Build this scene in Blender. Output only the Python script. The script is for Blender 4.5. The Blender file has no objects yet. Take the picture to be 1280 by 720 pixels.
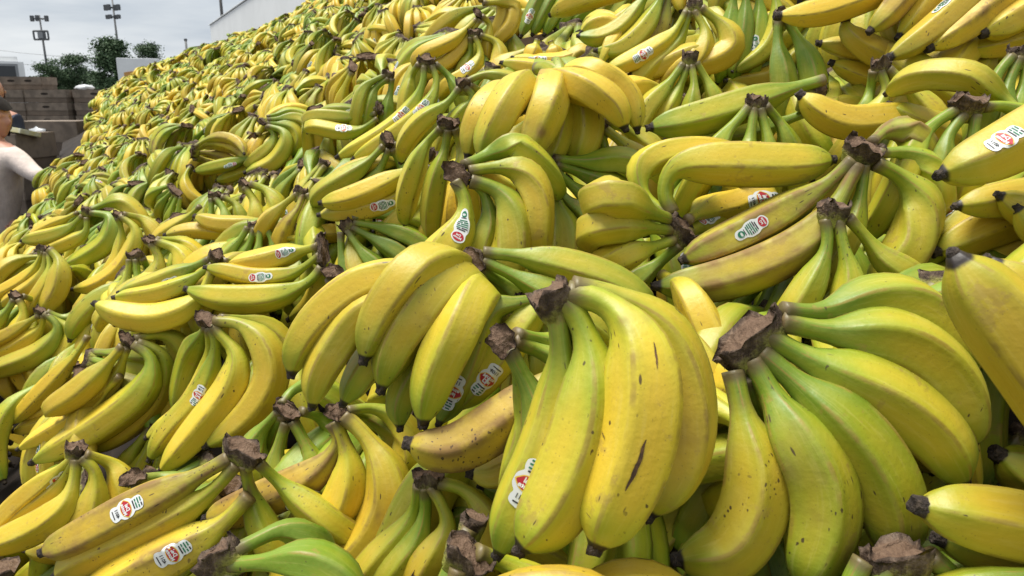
import bpy, bmesh, math, random
import numpy as np
from mathutils import Vector, Matrix, noise as mnoise

random.seed(7)
rng = np.random.default_rng(7)
scene = bpy.context.scene
C = scene.collection
R = math.radians

# ------------------------------------------------------------------ camera
CAM_H = 1.55
PITCH = R(14.3)
FPX = 924.0                       # focal length in pixels of a 1280 wide frame
cam_d = bpy.data.cameras.new('camera')
cam_d.sensor_width = 36.0
cam_d.lens = 36.0 * FPX / 1280.0
cam_d.clip_start = 0.02
cam_d.clip_end = 2000.0
cam = bpy.data.objects.new('camera', cam_d)
C.objects.link(cam)
cam.location = (0, 0, CAM_H)
cam.rotation_euler = (math.pi / 2 - PITCH, 0, 0)
cam_d.dof.use_dof = True
cam_d.dof.focus_distance = 0.60
cam_d.dof.aperture_fstop = 26.0
scene.camera = cam

# ------------------------------------------------------------------ world: pale overcast sky
SUN_EL, SUN_AZ = R(74), R(-80)        # azimuth measured from +Y, clockwise positive (negative = left of the camera)
world = bpy.data.worlds.new('World')
scene.world = world
world.use_nodes = True
wn, wl = world.node_tree.nodes, world.node_tree.links
wn.clear()
w_out = wn.new('ShaderNodeOutputWorld')
w_bg = wn.new('ShaderNodeBackground')
w_sky = wn.new('ShaderNodeTexSky')
w_sky.sky_type = 'NISHITA'
w_sky.sun_disc = False
w_sky.sun_elevation = SUN_EL
w_sky.sun_rotation = SUN_AZ
w_sky.air_density = 1.0
w_sky.dust_density = 3.0
w_tc = wn.new('ShaderNodeTexCoord')
w_map = wn.new('ShaderNodeMapping')
w_map.inputs['Scale'].default_value = (1.0, 1.0, 5.5)
w_noise = wn.new('ShaderNodeTexNoise')
w_noise.inputs['Scale'].default_value = 3.1
w_noise.inputs['Detail'].default_value = 5.0
w_noise.inputs['Roughness'].default_value = 0.55
w_ramp = wn.new('ShaderNodeValToRGB')
w_ramp.color_ramp.elements[0].position = 0.33
w_ramp.color_ramp.elements[0].color = (8.8, 9.9, 11.2, 1)
w_ramp.color_ramp.elements[1].position = 0.62
w_ramp.color_ramp.elements[1].color = (14.2, 14.8, 15.2, 1)
w_mix = wn.new('ShaderNodeMixRGB')
w_mix.inputs['Fac'].default_value = 0.86
wl.new(w_tc.outputs['Generated'], w_map.inputs['Vector'])
wl.new(w_map.outputs['Vector'], w_noise.inputs['Vector'])
wl.new(w_noise.outputs['Fac'], w_ramp.inputs['Fac'])
wl.new(w_sky.outputs['Color'], w_mix.inputs['Color1'])
wl.new(w_ramp.outputs['Color'], w_mix.inputs['Color2'])
wl.new(w_mix.outputs['Color'], w_bg.inputs['Color'])
w_bg.inputs['Strength'].default_value = 0.052
wl.new(w_bg.outputs['Background'], w_out.inputs['Surface'])

# ------------------------------------------------------------------ sun behind thin cloud
sun_d = bpy.data.lights.new('sun', 'SUN')
sun_d.energy = 4.4
sun_d.angle = R(26)
sun_d.color = (1.0, 0.96, 0.88)
sun = bpy.data.objects.new('sun', sun_d)
C.objects.link(sun)
sdir = Vector((math.sin(SUN_AZ) * math.cos(SUN_EL), math.cos(SUN_AZ) * math.cos(SUN_EL), math.sin(SUN_EL)))
sun.rotation_euler = sdir.to_track_quat('Z', 'Y').to_euler()
sun.location = (-3, -2, 8)

# ------------------------------------------------------------------ exposure
vs = scene.view_settings
vs.view_transform = 'Standard'
vs.look = 'None'
vs.exposure = 0.33
vs.gamma = 1.0
vs.use_curve_mapping = False
scene.cycles.use_denoising = True
scene.cycles.max_bounces = 4
scene.cycles.diffuse_bounces = 2

# ------------------------------------------------------------------ helpers
CAM = np.array((0.0, 0.0, CAM_H))
RIGHT = np.array((1.0, 0.0, 0.0))
FWD = np.array((0.0, math.cos(PITCH), -math.sin(PITCH)))
UPV = np.array((0.0, math.sin(PITCH), math.cos(PITCH)))


def at(u, v, d):
    """world point that stands d metres in front of the lens along the viewing axis"""
    return CAM + d * ((u - 640.0) / FPX * RIGHT + FWD + (360.0 - v) / FPX * UPV)


def project(P):
    q = np.asarray(P) - CAM
    d = q @ FWD
    return 640.0 + FPX * (q @ RIGHT) / d, 360.0 - FPX * (q @ UPV) / d, d


def sstep(x, a, b):
    x = np.clip((np.asarray(x, float) - a) / (b - a), 0, 1)
    return x * x * (3 - 2 * x)


def link(name, me, mat=None, parent=None, loc=None):
    o = bpy.data.objects.new(name, me)
    C.objects.link(o)
    if mat is not None and me is not None and len(me.materials) == 0:
        me.materials.append(mat)
    if parent is not None:
        o.parent = parent
    if loc is not None:
        o.location = loc
    return o


def empty(name, loc=(0, 0, 0), rz=0.0):
    o = bpy.data.objects.new(name, None)
    C.objects.link(o)
    o.location = loc
    o.rotation_euler = (0, 0, rz)
    o.empty_display_size = 0.1
    return o


def tag(o, label=None, cat=None, group=None, kind=None):
    if label:
        o['label'] = label
    if cat:
        o['category'] = cat
    if group:
        o['group'] = group
    if kind:
        o['kind'] = kind
    return o


def mesh_np(name, verts, faces, smooth=True):
    me = bpy.data.meshes.new(name)
    me.from_pydata([tuple(v) for v in verts], [], [tuple(f) for f in faces])
    if smooth:
        me.polygons.foreach_set('use_smooth', np.ones(len(me.polygons), bool))
    me.update()
    return me


# ------------------------------------------------------------------ materials
def new_mat(name):
    m = bpy.data.materials.new(name)
    m.use_nodes = True
    nt = m.node_tree
    nt.nodes.clear()
    out = nt.nodes.new('ShaderNodeOutputMaterial')
    bs = nt.nodes.new('ShaderNodeBsdfPrincipled')
    nt.links.new(bs.outputs['BSDF'], out.inputs['Surface'])
    return m, nt, bs


class NB:
    """small node-building helper"""
    def __init__(self, nt):
        self.nt = nt

    def _in(self, sock, v):
        if isinstance(v, bpy.types.NodeSocket):
            self.nt.links.new(v, sock)
        else:
            sock.default_value = v

    def math(self, op, a, b=0.0, c=None, clamp=False):
        n = self.nt.nodes.new('ShaderNodeMath')
        n.operation = op
        n.use_clamp = clamp
        self._in(n.inputs[0], a)
        self._in(n.inputs[1], b)
        if c is not None:
            self._in(n.inputs[2], c)
        return n.outputs[0]

    def smooth(self, x, a, b, lo=0.0, hi=1.0):
        n = self.nt.nodes.new('ShaderNodeMapRange')
        n.interpolation_type = 'SMOOTHSTEP'
        self._in(n.inputs['Value'], x)
        n.inputs['From Min'].default_value = a
        n.inputs['From Max'].default_value = b
        n.inputs['To Min'].default_value = lo
        n.inputs['To Max'].default_value = hi
        return n.outputs['Result']

    def noise(self, vec, scale, detail=2.0, rough=0.5, dist=0.0):
        n = self.nt.nodes.new('ShaderNodeTexNoise')
        self._in(n.inputs['Vector'], vec)
        n.inputs['Scale'].default_value = scale
        n.inputs['Detail'].default_value = detail
        n.inputs['Roughness'].default_value = rough
        n.inputs['Distortion'].default_value = dist
        return n.outputs['Fac']

    def vor(self, vec, scale, rnd=1.0):
        n = self.nt.nodes.new('ShaderNodeTexVoronoi')
        self._in(n.inputs['Vector'], vec)
        n.inputs['Scale'].default_value = scale
        n.inputs['Randomness'].default_value = rnd
        return n.outputs['Distance'], n.outputs['Color']

    def mix(self, fac, a, b):
        n = self.nt.nodes.new('ShaderNodeMixRGB')
        self._in(n.inputs['Fac'], fac)
        self._in(n.inputs['Color1'], a)
        self._in(n.inputs['Color2'], b)
        return n.outputs['Color']

    def ramp(self, fac, stops):
        n = self.nt.nodes.new('ShaderNodeValToRGB')
        e = n.color_ramp.elements
        e[0].position, e[0].color = stops[0][0], stops[0][1]
        e[1].position, e[1].color = stops[-1][0], stops[-1][1]
        for p, c in stops[1:-1]:
            k = e.new(p)
            k.color = c
        self._in(n.inputs['Fac'], fac)
        return n.outputs['Color']

    def bump(self, h, strength, dist):
        n = self.nt.nodes.new('ShaderNodeBump')
        n.inputs['Strength'].default_value = strength
        n.inputs['Distance'].default_value = dist
        self._in(n.inputs['Height'], h)
        return n.outputs['Normal']

    def sep(self, col):
        n = self.nt.nodes.new('ShaderNodeSeparateColor')
        self._in(n.inputs[0], col)
        return n.outputs

    def vscale(self, v, s):
        n = self.nt.nodes.new('ShaderNodeVectorMath')
        n.operation = 'MULTIPLY'
        self._in(n.inputs[0], v)
        n.inputs[1].default_value = s
        return n.outputs[0]

    def vadd(self, v, w):
        n = self.nt.nodes.new('ShaderNodeVectorMath')
        n.operation = 'ADD'
        self._in(n.inputs[0], v)
        self._in(n.inputs[1], w)
        return n.outputs[0]

    def comb(self, x, y, z=0.0):
        n = self.nt.nodes.new('ShaderNodeCombineXYZ')
        self._in(n.inputs[0], x)
        self._in(n.inputs[1], y)
        self._in(n.inputs[2], z)
        return n.outputs[0]


def rgba(r, g, b):
    return (r, g, b, 1.0)


def banana_material(name, from_attr, detail=True):
    m, nt, bs = new_mat(name)
    b = NB(nt)
    uvn = nt.nodes.new('ShaderNodeUVMap')
    uvn.uv_map = 'UVMap'
    sx = nt.nodes.new('ShaderNodeSeparateXYZ')
    nt.links.new(uvn.outputs['UV'], sx.inputs[0])
    t, a = sx.outputs[0], sx.outputs[1]
    tc = nt.nodes.new('ShaderNodeTexCoord')
    if from_attr:
        at_ = nt.nodes.new('ShaderNodeAttribute')
        at_.attribute_name = 'bcol'
        prm = b.sep(at_.outputs['Color'])
        P = tc.outputs['Object']
    else:
        oi = nt.nodes.new('ShaderNodeObjectInfo')
        prm = b.sep(oi.outputs['Color'])
        off = b.comb(b.math('MULTIPLY', prm[2], 7.3), b.math('MULTIPLY', prm[2], 3.1), b.math('MULTIPLY', prm[2], 5.7))
        P = b.vadd(tc.outputs['Object'], off)
    g, br, rn = prm[0], prm[1], prm[2]
    n1 = b.noise(P, 22.0, 2.0)
    n2 = b.noise(P, 9.0, 1.0)
    ang = b.math('MULTIPLY', a, 2 * math.pi * 5)
    rid = b.math('ADD', b.math('MULTIPLY', b.math('COSINE', ang), 0.5), 0.5)
    gl = b.math('ADD', b.math('ADD', b.math('MULTIPLY', g, 0.90), 0.07), b.smooth(t, 0.10, 0.54, 0.44, 0.0))
    gl = b.math('ADD', gl, b.smooth(t, 0.78, 0.955, 0.0, 0.30))
    gl = b.math('ADD', gl, b.math('MULTIPLY', b.math('SUBTRACT', n1, 0.5), 0.42))
    gl = b.math('ADD', gl, b.math('MULTIPLY', b.math('SUBTRACT', rid, 0.4), 0.16))
    gl = b.math('ADD', gl, b.math('MULTIPLY', b.math('SUBTRACT', n2, 0.5), 0.45), clamp=True)
    col = b.ramp(gl, [(0.0, rgba(0.66, 0.425, 0.030)), (0.22, rgba(0.63, 0.445, 0.030)), (0.46, rgba(0.505, 0.425, 0.026)),
                      (0.72, rgba(0.32, 0.355, 0.017)), (1.0, rgba(0.165, 0.260, 0.016))])
    # (ridges stay green longer)
    # value jitter of one fruit against its neighbours
    vj = b.math('ADD', b.math('MULTIPLY', b.math('FRACT', b.math('MULTIPLY', rn, 5.3)), 0.30), 0.80)
    hs = nt.nodes.new('ShaderNodeHueSaturation')
    nt.links.new(col, hs.inputs['Color'])
    nt.links.new(vj, hs.inputs['Value'])
    col = hs.outputs['Color']
    # ridges
    n3 = b.noise(P, 55.0, 3.0, 0.6)
    if detail:
        line = b.math('MULTIPLY', b.smooth(rid, 0.93, 0.995), b.smooth(n3, 0.38, 0.60))
        col = b.mix(b.math('MULTIPLY', line, 0.65), col, rgba(0.30, 0.19, 0.035))
        # pale bloom on broad faces
        nb = b.noise(P, 34.0, 3.0, 0.6)
        col = b.mix(b.math('MULTIPLY', b.smooth(nb, 0.50, 0.78), 0.14), col, rgba(0.74, 0.62, 0.20))
        # lengthwise fibres
        fv = b.comb(b.math('MULTIPLY', t, 5.0), b.math('MULTIPLY', a, 42.0), b.math('MULTIPLY', rn, 50.0))
        fb = b.noise(fv, 1.0, 3.0, 0.65)
        col = b.mix(b.math('MULTIPLY', b.smooth(fb, 0.52, 0.72), 0.16), col, rgba(0.36, 0.27, 0.02))
        col = b.mix(b.math('MULTIPLY', b.smooth(fb, 0.48, 0.30), 0.12), col, rgba(0.76, 0.64, 0.22))
        # rubbed tan scuffs with a grainy edge
        ns = b.noise(b.vadd(P, (1.3, 5.1, 2.2)), 46.0, 5.0, 0.72)
        col = b.mix(b.math('MULTIPLY', b.smooth(ns, 0.60, 0.67), 0.42), col, rgba(0.34, 0.21, 0.06))
        # fine mottling of the peel
        nf = b.noise(P, 420.0, 3.0, 0.7)
        col = b.mix(b.math('MULTIPLY', b.smooth(nf, 0.54, 0.74), 0.16), col, rgba(0.36, 0.25, 0.04))
    # rubbed brown bruises along ridges
    n4 = b.noise(b.vadd(P, (3.1, 1.7, 0.3)), 17.0, 3.0, 0.62)
    thr = b.math('SUBTRACT', 0.76, b.math('MULTIPLY', br, 0.44))
    bru = b.math('MULTIPLY', b.math('SUBTRACT', n4, thr), 7.0, clamp=True)
    bru = b.math('MULTIPLY', bru, b.smooth(rid, 0.10, 0.9, 0.42, 1.0))
    bru = b.math('MULTIPLY', bru, b.smooth(n3, 0.30, 0.60, 0.35, 1.0))
    col = b.mix(b.math('MULTIPLY', bru, 0.86, clamp=True), col, rgba(0.22, 0.12, 0.042))
    if detail:
        # dark specks in drifts
        nd = nt.nodes.new('ShaderNodeTexNoise')
        nd.inputs['Scale'].default_value = 160.0
        nt.links.new(P, nd.inputs['Vector'])
        dist, vc = b.vor(b.vadd(b.vscale(P, (1.0, 1.0, 0.6)), b.vscale(nd.outputs['Color'], (0.004, 0.004, 0.004))), 380.0)
        vcs = b.sep(vc)
        pick = b.math('LESS_THAN', vcs[0], b.math('MULTIPLY', b.math('ADD', b.math('MULTIPLY', b.math('MINIMUM', br, 0.7), 0.8), 0.07), b.math('MULTIPLY', rn, b.math('MULTIPLY', rn, 1.9))))
        spot = b.math('MULTIPLY', pick, b.smooth(b.math('SUBTRACT', dist, b.math('MULTIPLY', b.math('MULTIPLY', vcs[1], vcs[1]), 0.26)), 0.03, 0.15, 1.0, 0.0))
        drift = b.smooth(b.noise(b.vadd(P, (9.1, 0.3, 4.0)), 30.0, 1.0), 0.44, 0.62)
        col = b.mix(b.math('MULTIPLY', b.math('MULTIPLY', spot, drift), 0.9), col, rgba(0.055, 0.030, 0.016))
        # longer scars, stretched along the fruit
        off2 = b.math('MULTIPLY', rn, 37.0)
        sv = b.comb(b.math('ADD', b.math('MULTIPLY', t, 17.0), off2), b.math('ADD', b.math('MULTIPLY', a, 46.0), off2), b.math('MULTIPLY', rn, 11.0))
        d2, c2 = b.vor(b.vadd(sv, b.vscale(b.comb(n3, n1), (0.8, 0.8, 0.0))), 1.0)
        c2s = b.sep(c2)
        pick2 = b.math('LESS_THAN', c2s[0], b.math('MULTIPLY', b.math('ADD', b.math('MULTIPLY', br, 0.09), 0.03), b.math('FRACT', b.math('MULTIPLY', rn, 7.7))))
        sc = b.math('MULTIPLY', pick2, b.smooth(b.math('SUBTRACT', d2, b.math('MULTIPLY', c2s[2], 0.14)), 0.08, 0.22, 1.0, 0.0))
        col = b.mix(b.math('MULTIPLY', sc, 0.88), col, rgba(0.06, 0.032, 0.016))
        # pale freckle grit
        d3, c3 = b.vor(P, 620.0)
        pk = b.math('LESS_THAN', b.sep(c3)[0], 0.10)
        col = b.mix(b.math('MULTIPLY', b.math('MULTIPLY', pk, b.smooth(d3, 0.1, 0.3, 1.0, 0.0)), 0.45), col, rgba(0.16, 0.10, 0.03))
    # necks dry out where they enter the crown
    rootm = b.smooth(b.math('ADD', t, b.math('MULTIPLY', b.math('SUBTRACT', n3, 0.5), 0.10)), 0.085, 0.015)
    col = b.mix(b.math('MULTIPLY', rootm, 0.85), col, rgba(0.13, 0.085, 0.045))
    # brown dry end
    tipm = b.smooth(b.math('ADD', t, b.math('MULTIPLY', b.math('SUBTRACT', n3, 0.5), 0.03)), 0.966, 0.980)
    col = b.mix(tipm, col, rgba(0.020, 0.013, 0.010))
    nt.links.new(col, bs.inputs['Base Color'])
    bs.inputs['Roughness'].default_value = 0.46
    bs.inputs['Specular IOR Level'].default_value = 0.5
    rr = b.math('ADD', b.math('MULTIPLY', n3, 0.16), 0.40)
    nt.links.new(b.math('ADD', rr, b.math('MULTIPLY', bru, 0.25)), bs.inputs['Roughness'])
    if detail:
        hh = b.math('ADD', b.noise(P, 260.0, 2.0), b.math('MULTIPLY', n3, 1.6))
        nt.links.new(b.bump(hh, 0.20, 0.0012), bs.inputs['Normal'])
    return m


def crown_material(name, from_attr):
    m, nt, bs = new_mat(name)
    b = NB(nt)
    tc = nt.nodes.new('ShaderNodeTexCoord')
    at_ = nt.nodes.new('ShaderNodeAttribute')
    at_.attribute_name = 'cb'
    P = tc.outputs['Object']
    n1 = b.noise(P, 110.0, 4.0, 0.65)
    n2 = b.noise(P, 420.0, 3.0, 0.7)
    fib = b.noise(b.vscale(P, (1.0, 1.0, 0.25)), 520.0, 2.0, 0.6)
    col = b.ramp(n1, [(0.28, rgba(0.022, 0.015, 0.011)), (0.48, rgba(0.075, 0.050, 0.036)), (0.62, rgba(0.15, 0.108, 0.080)), (0.76, rgba(0.32, 0.25, 0.19))])
    col = b.mix(b.math('MULTIPLY', b.smooth(n2, 0.5, 0.75), 0.6), col, rgba(0.028, 0.016, 0.012))
    col = b.mix(b.math('MULTIPLY', b.smooth(fib, 0.55, 0.7), 0.45), col, rgba(0.26, 0.18, 0.12))
    cutf = b.smooth(at_.outputs['Fac'], 0.13, 0.05)
    col = b.mix(b.math('MULTIPLY', cutf, 0.55), col, b.mix(n2, rgba(0.10, 0.055, 0.035), rgba(0.30, 0.19, 0.12)))
    edge = b.math('ADD', at_.outputs['Fac'], b.math('MULTIPLY', b.math('SUBTRACT', n1, 0.5), 0.9))
    col = b.mix(b.smooth(edge, 0.40, 0.82), col, rgba(0.30, 0.30, 0.055))
    nt.links.new(col, bs.inputs['Base Color'])
    bs.inputs['Roughness'].default_value = 0.82
    bs.inputs['Specular IOR Level'].default_value = 0.25
    nt.links.new(b.bump(b.math('ADD', n1, n2), 0.6, 0.003), bs.inputs['Normal'])
    return m


def simple_mat(name, col, rough=0.6, var=0.0, scale=8.0, metal=0.0, col2=None, bump=0.0, emit=None):
    m, nt, bs = new_mat(name)
    b = NB(nt)
    tc = nt.nodes.new('ShaderNodeTexCoord')
    if var > 0 or col2 is not None:
        n = b.noise(tc.outputs['Object'], scale, 4.0, 0.6)
        c2 = col2 if col2 is not None else tuple(x * (1 - var) for x in col)
        c = b.mix(b.smooth(n, 0.35, 0.68), rgba(*col), rgba(*c2))
        nt.links.new(c, bs.inputs['Base Color'])
        if bump:
            nt.links.new(b.bump(n, bump, 0.01), bs.inputs['Normal'])
    else:
        bs.inputs['Base Color'].default_value = rgba(*col)
    bs.inputs['Roughness'].default_value = rough
    bs.inputs['Metallic'].default_value = metal
    return m


M_BAN = banana_material('banana_peel', False)
M_BANF = banana_material('banana_peel_mass', True, detail=False)
M_CROWN = crown_material('dry_crown', False)
M_TIP = simple_mat('dry_tip', (0.022, 0.015, 0.012), 0.85, 0.5, 300.0, col2=(0.07, 0.05, 0.035), bump=0.6)
M_STW = simple_mat('sticker_white', (0.70, 0.72, 0.72), 0.35)
M_STR = simple_mat('sticker_red', (0.42, 0.02, 0.03), 0.35)
M_STY = simple_mat('sticker_yellow', (0.70, 0.48, 0.06), 0.35)
M_STG = simple_mat('sticker_green', (0.02, 0.16, 0.08), 0.35)
M_STK = simple_mat('sticker_black', (0.03, 0.03, 0.03), 0.35)

# ------------------------------------------------------------------ the sloping pile: S runs up the slope, T along it
SX = np.array((0.881, 0.472))
TX = np.array((-0.472, 0.881))
T_END = 8.8


def surf_z(s, t):
    s = np.asarray(s, float)
    t = np.asarray(t, float)
    z = CAM_H - 0.29 + 0.6 * s + 0.13 * np.maximum(s - 0.7, 0) * (1 - sstep(t, 3.0, 7.0))
    z = z + 0.30 * sstep(t, 3.5, 8.3) * (1 - 0.95 * sstep(s, 0.3, 1.8))
    z = z - 0.13 * sstep(s, 0.4, 0.9) * (1 - sstep(t, 0.6, 1.4))
    z = z + (1 - 0.5 * sstep(t, 1.0, 1.8)) * (0.022 * np.sin(s * 9.1 + t * 2.3) + 0.02 * np.sin(t * 7.3 - s * 4.0) + 0.015 * np.sin(t * 13.1 + s * 11.0))
    z = z - 0.9 * np.maximum(s - 2.1, 0) - 0.5 * sstep(t, T_END - 0.1, T_END + 0.5)
    return z


def surf_pt(s, t):
    xy = s * SX + t * TX
    return np.array((xy[0], xy[1], float(surf_z(s, t))))


def surf_n(s, t):
    e = 0.02
    ds = (surf_pt(s + e, t) - surf_pt(s - e, t))
    dt = (surf_pt(s, t + e) - surf_pt(s, t - e))
    n = np.cross(ds, dt)
    n = n / np.linalg.norm(n)
    return n if n[2] > 0 else -n


def st_of(P):
    return float(P[0] * SX[0] + P[1] * SX[1]), float(P[0] * TX[0] + P[1] * TX[1])


# ------------------------------------------------------------------ banana geometry
def catmull(pts, n):
    pts = np.asarray(pts, float)
    if len(pts) == 2:
        pts = np.array((pts[0], (pts[0] + pts[1]) / 2, pts[1]))
    P = np.vstack((2 * pts[0] - pts[1], pts, 2 * pts[-1] - pts[-2]))
    out = []
    for i in range(1, len(P) - 2):
        p0, p1, p2, p3 = P[i - 1], P[i], P[i + 1], P[i + 2]
        k = 24
        tt = np.linspace(0, 1, k, endpoint=False)[:, None]
        out.append(0.5 * ((2 * p1) + (-p0 + p2) * tt + (2 * p0 - 5 * p1 + 4 * p2 - p3) * tt ** 2 + (-p0 + 3 * p1 - 3 * p2 + p3) * tt ** 3))
    out.append(P[-2][None])
    q = np.vstack(out)
    # gentle smoothing, then even spacing
    for _ in range(60):
        q[1:-1] = 0.25 * q[:-2] + 0.5 * q[1:-1] + 0.25 * q[2:]
    L = np.concatenate(([0], np.cumsum(np.linalg.norm(np.diff(q, axis=0), axis=1))))
    s = np.linspace(0, L[-1], n)
    return np.stack([np.interp(s, L, q[:, k]) for k in range(3)], 1), L[-1]


PROF_T = np.array((0, .05, .10, .15, .20, .26, .32, .40, .50, .60, .70, .78, .85, .90, .94, .965, .985, 1.0))
PROF_Q = np.array((.36, .34, .33, .345, .42, .60, .79, .93, .99, 1.0, .96, .88, .76, .62, .45, .32, .23, .17))
PROF_R = np.array((.36, .34, .33, .345, .42, .60, .79, .93, .99, 1.0, .98, .94, .86, .76, .59, .40, .25, .18))


class Banana:
    """a curved fruit swept along a centre line; t runs from neck to blossom end"""
    def __init__(self, pts, rad, neck=1.0, ridge=0.5, roll=0.0, N=200, blunt=0.5):
        self.p, self.L = catmull(pts, N)
        self.t = np.linspace(0, 1, N)
        tg = np.gradient(self.p, axis=0)
        tg /= np.linalg.norm(tg, axis=1)[:, None] + 1e-12
        self.tg = tg
        # binormal = mean bending axis, made perpendicular along the way
        bend = np.cross(tg[N // 5], tg[-N // 8])
        if np.linalg.norm(bend) < 0.05:
            bend = np.cross(tg[N // 2], (0.3, 0.2, 0.9))
        bend /= np.linalg.norm(bend)
        nn = np.cross(bend[None], tg)
        nn /= np.linalg.norm(nn, axis=1)[:, None] + 1e-9
        bb = np.cross(tg, nn)
        self.n, self.b = nn, bb
        # a neck covers about 3 cm whatever the length
        tt = np.clip(self.t, 0, 1)
        wt = np.where(tt < 0.32 * neck, tt / max(neck, 1e-3), 0.32 + (tt - 0.32 * neck) / (1 - 0.32 * neck) * 0.68)
        self.r = np.interp(wt, PROF_T, PROF_R * blunt + PROF_Q * (1 - blunt)) * rad
        self.rad = rad
        self.ridge = ridge
        self.roll = roll

    def _c(self, arr, t):
        t = np.clip(t, 0, 1) * (len(self.t) - 1)
        i = np.minimum(t.astype(int), len(self.t) - 2)
        f = t - i
        if arr.ndim == 1:
            return arr[i] * (1 - f) + arr[i + 1] * f
        return arr[i] * (1 - f)[:, None] + arr[i + 1] * f[:, None]

    def rf(self, th, t):
        ph = np.mod(th + self.roll, 2 * np.pi / 5) - np.pi / 5
        pent = math.cos(np.pi / 5) / np.cos(ph)
        k = self.ridge * sstep(t, 0.10, 0.35) * (1 - 0.4 * sstep(t, 0.9, 1.0))
        return 1.0 * (1 - k) + k * (pent * 1.10) + 0.012 * np.sin(2 * th + 3 * t)

    def surf(self, t, th, off=0.0):
        t = np.asarray(t, float).ravel()
        th = np.asarray(th, float).ravel()
        p, n, b, r = self._c(self.p, t), self._c(self.n, t), self._c(self.b, t), self._c(self.r, t)
        d = np.cos(th)[:, None] * n + np.sin(th)[:, None] * b
        return p + d * (r * self.rf(th, t) + off)[:, None], d

    def arrays(self, rings, sides):
        # more rings at the ends
        q = np.linspace(0, 1, rings)
        t = q - 0.07 * np.sin(2 * np.pi * q)
        t = np.clip(t, 0, 1)
        if sides % 5 == 0 and sides >= 15:
            fr = {3: (0.0, 0.2, 0.8), 4: (0.0, 0.13, 0.5, 0.87)}.get(sides // 5, np.arange(sides // 5) / (sides // 5))
            frac = np.array([(f_ + q_) / 5 for f_ in range(5) for q_ in fr])
        else:
            frac = np.arange(sides) / sides
        th = frac * 2 * np.pi - self.roll
        frac = np.append(frac, 1.0)
        T, TH = np.meshgrid(t, th, indexing='ij')
        V, _ = self.surf(T, TH)
        F, UV = [], []
        for i in range(rings - 1):
            for j in range(sides):
                j2 = (j + 1) % sides
                F.append((i * sides + j, i * sides + j2, (i + 1) * sides + j2, (i + 1) * sides + j))
                u0, u1 = frac[j], frac[j + 1]
                UV += [(t[i], u0), (t[i], u1), (t[i + 1], u1), (t[i + 1], u0)]
        c0 = len(V)
        V = np.vstack((V, self.p[0][None], self.p[-1][None] + self.tg[-1][None] * self.rad * 0.03))
        base = (rings - 1) * sides
        for j in range(sides):
            j2 = (j + 1) % sides
            F.append((c0, j2, j))
            UV += [(0, 0), (0, 0), (0, 0)]
            F.append((c0 + 1, base + j, base + j2))
            UV += [(1, 0), (1, 0), (1, 0)]
        return V, F, UV

    def mesh(self, name, rings, sides, origin=(0, 0, 0)):
        V, F, UV = self.arrays(rings, sides)
        me = mesh_np(name, V - np.asarray(origin), F)
        uv = me.uv_layers.new(name='UVMap')
        uv.data.foreach_set('uv', np.asarray(UV, np.float32).ravel())
        return me

    def nub(self, name, origin=(0, 0, 0), seed=0, k_=0.8):
        """the dry black blossom end: a ragged little stub"""
        r = np.random.default_rng(seed)
        k = 9
        base_p, tg, n, b = self.p[-1], self.tg[-1], self.n[-1], self.b[-1]
        prof = [(-0.26, 0.325), (-0.06, 0.275), (0.08, 0.26), (0.15, 0.22), (0.10, 0.10)]
        V, F = [], []
        for q, (h, rr) in enumerate(prof):
            for j in range(k):
                a = 2 * math.pi * j / k
                f = 1 + r.uniform(-0.16, 0.16) * (q > 0)
                hh = h + r.uniform(-0.05, 0.05) * (q > 1)
                V.append(base_p + tg * hh * self.rad + (math.cos(a) * n + math.sin(a) * b) * rr * f * self.rad * k_)
        V.append(base_p + tg * 0.10 * self.rad)
        for q in range(len(prof) - 1):
            for j in range(k):
                j2 = (j + 1) % k
                F.append((q * k + j, q * k + j2, (q + 1) * k + j2, (q + 1) * k + j))
        top = (len(prof) - 1) * k
        for j in range(k):
            F.append((len(V) - 1, top + j, top + (j + 1) % k))
        return mesh_np(name, np.array(V) - np.asarray(origin), F)


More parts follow.
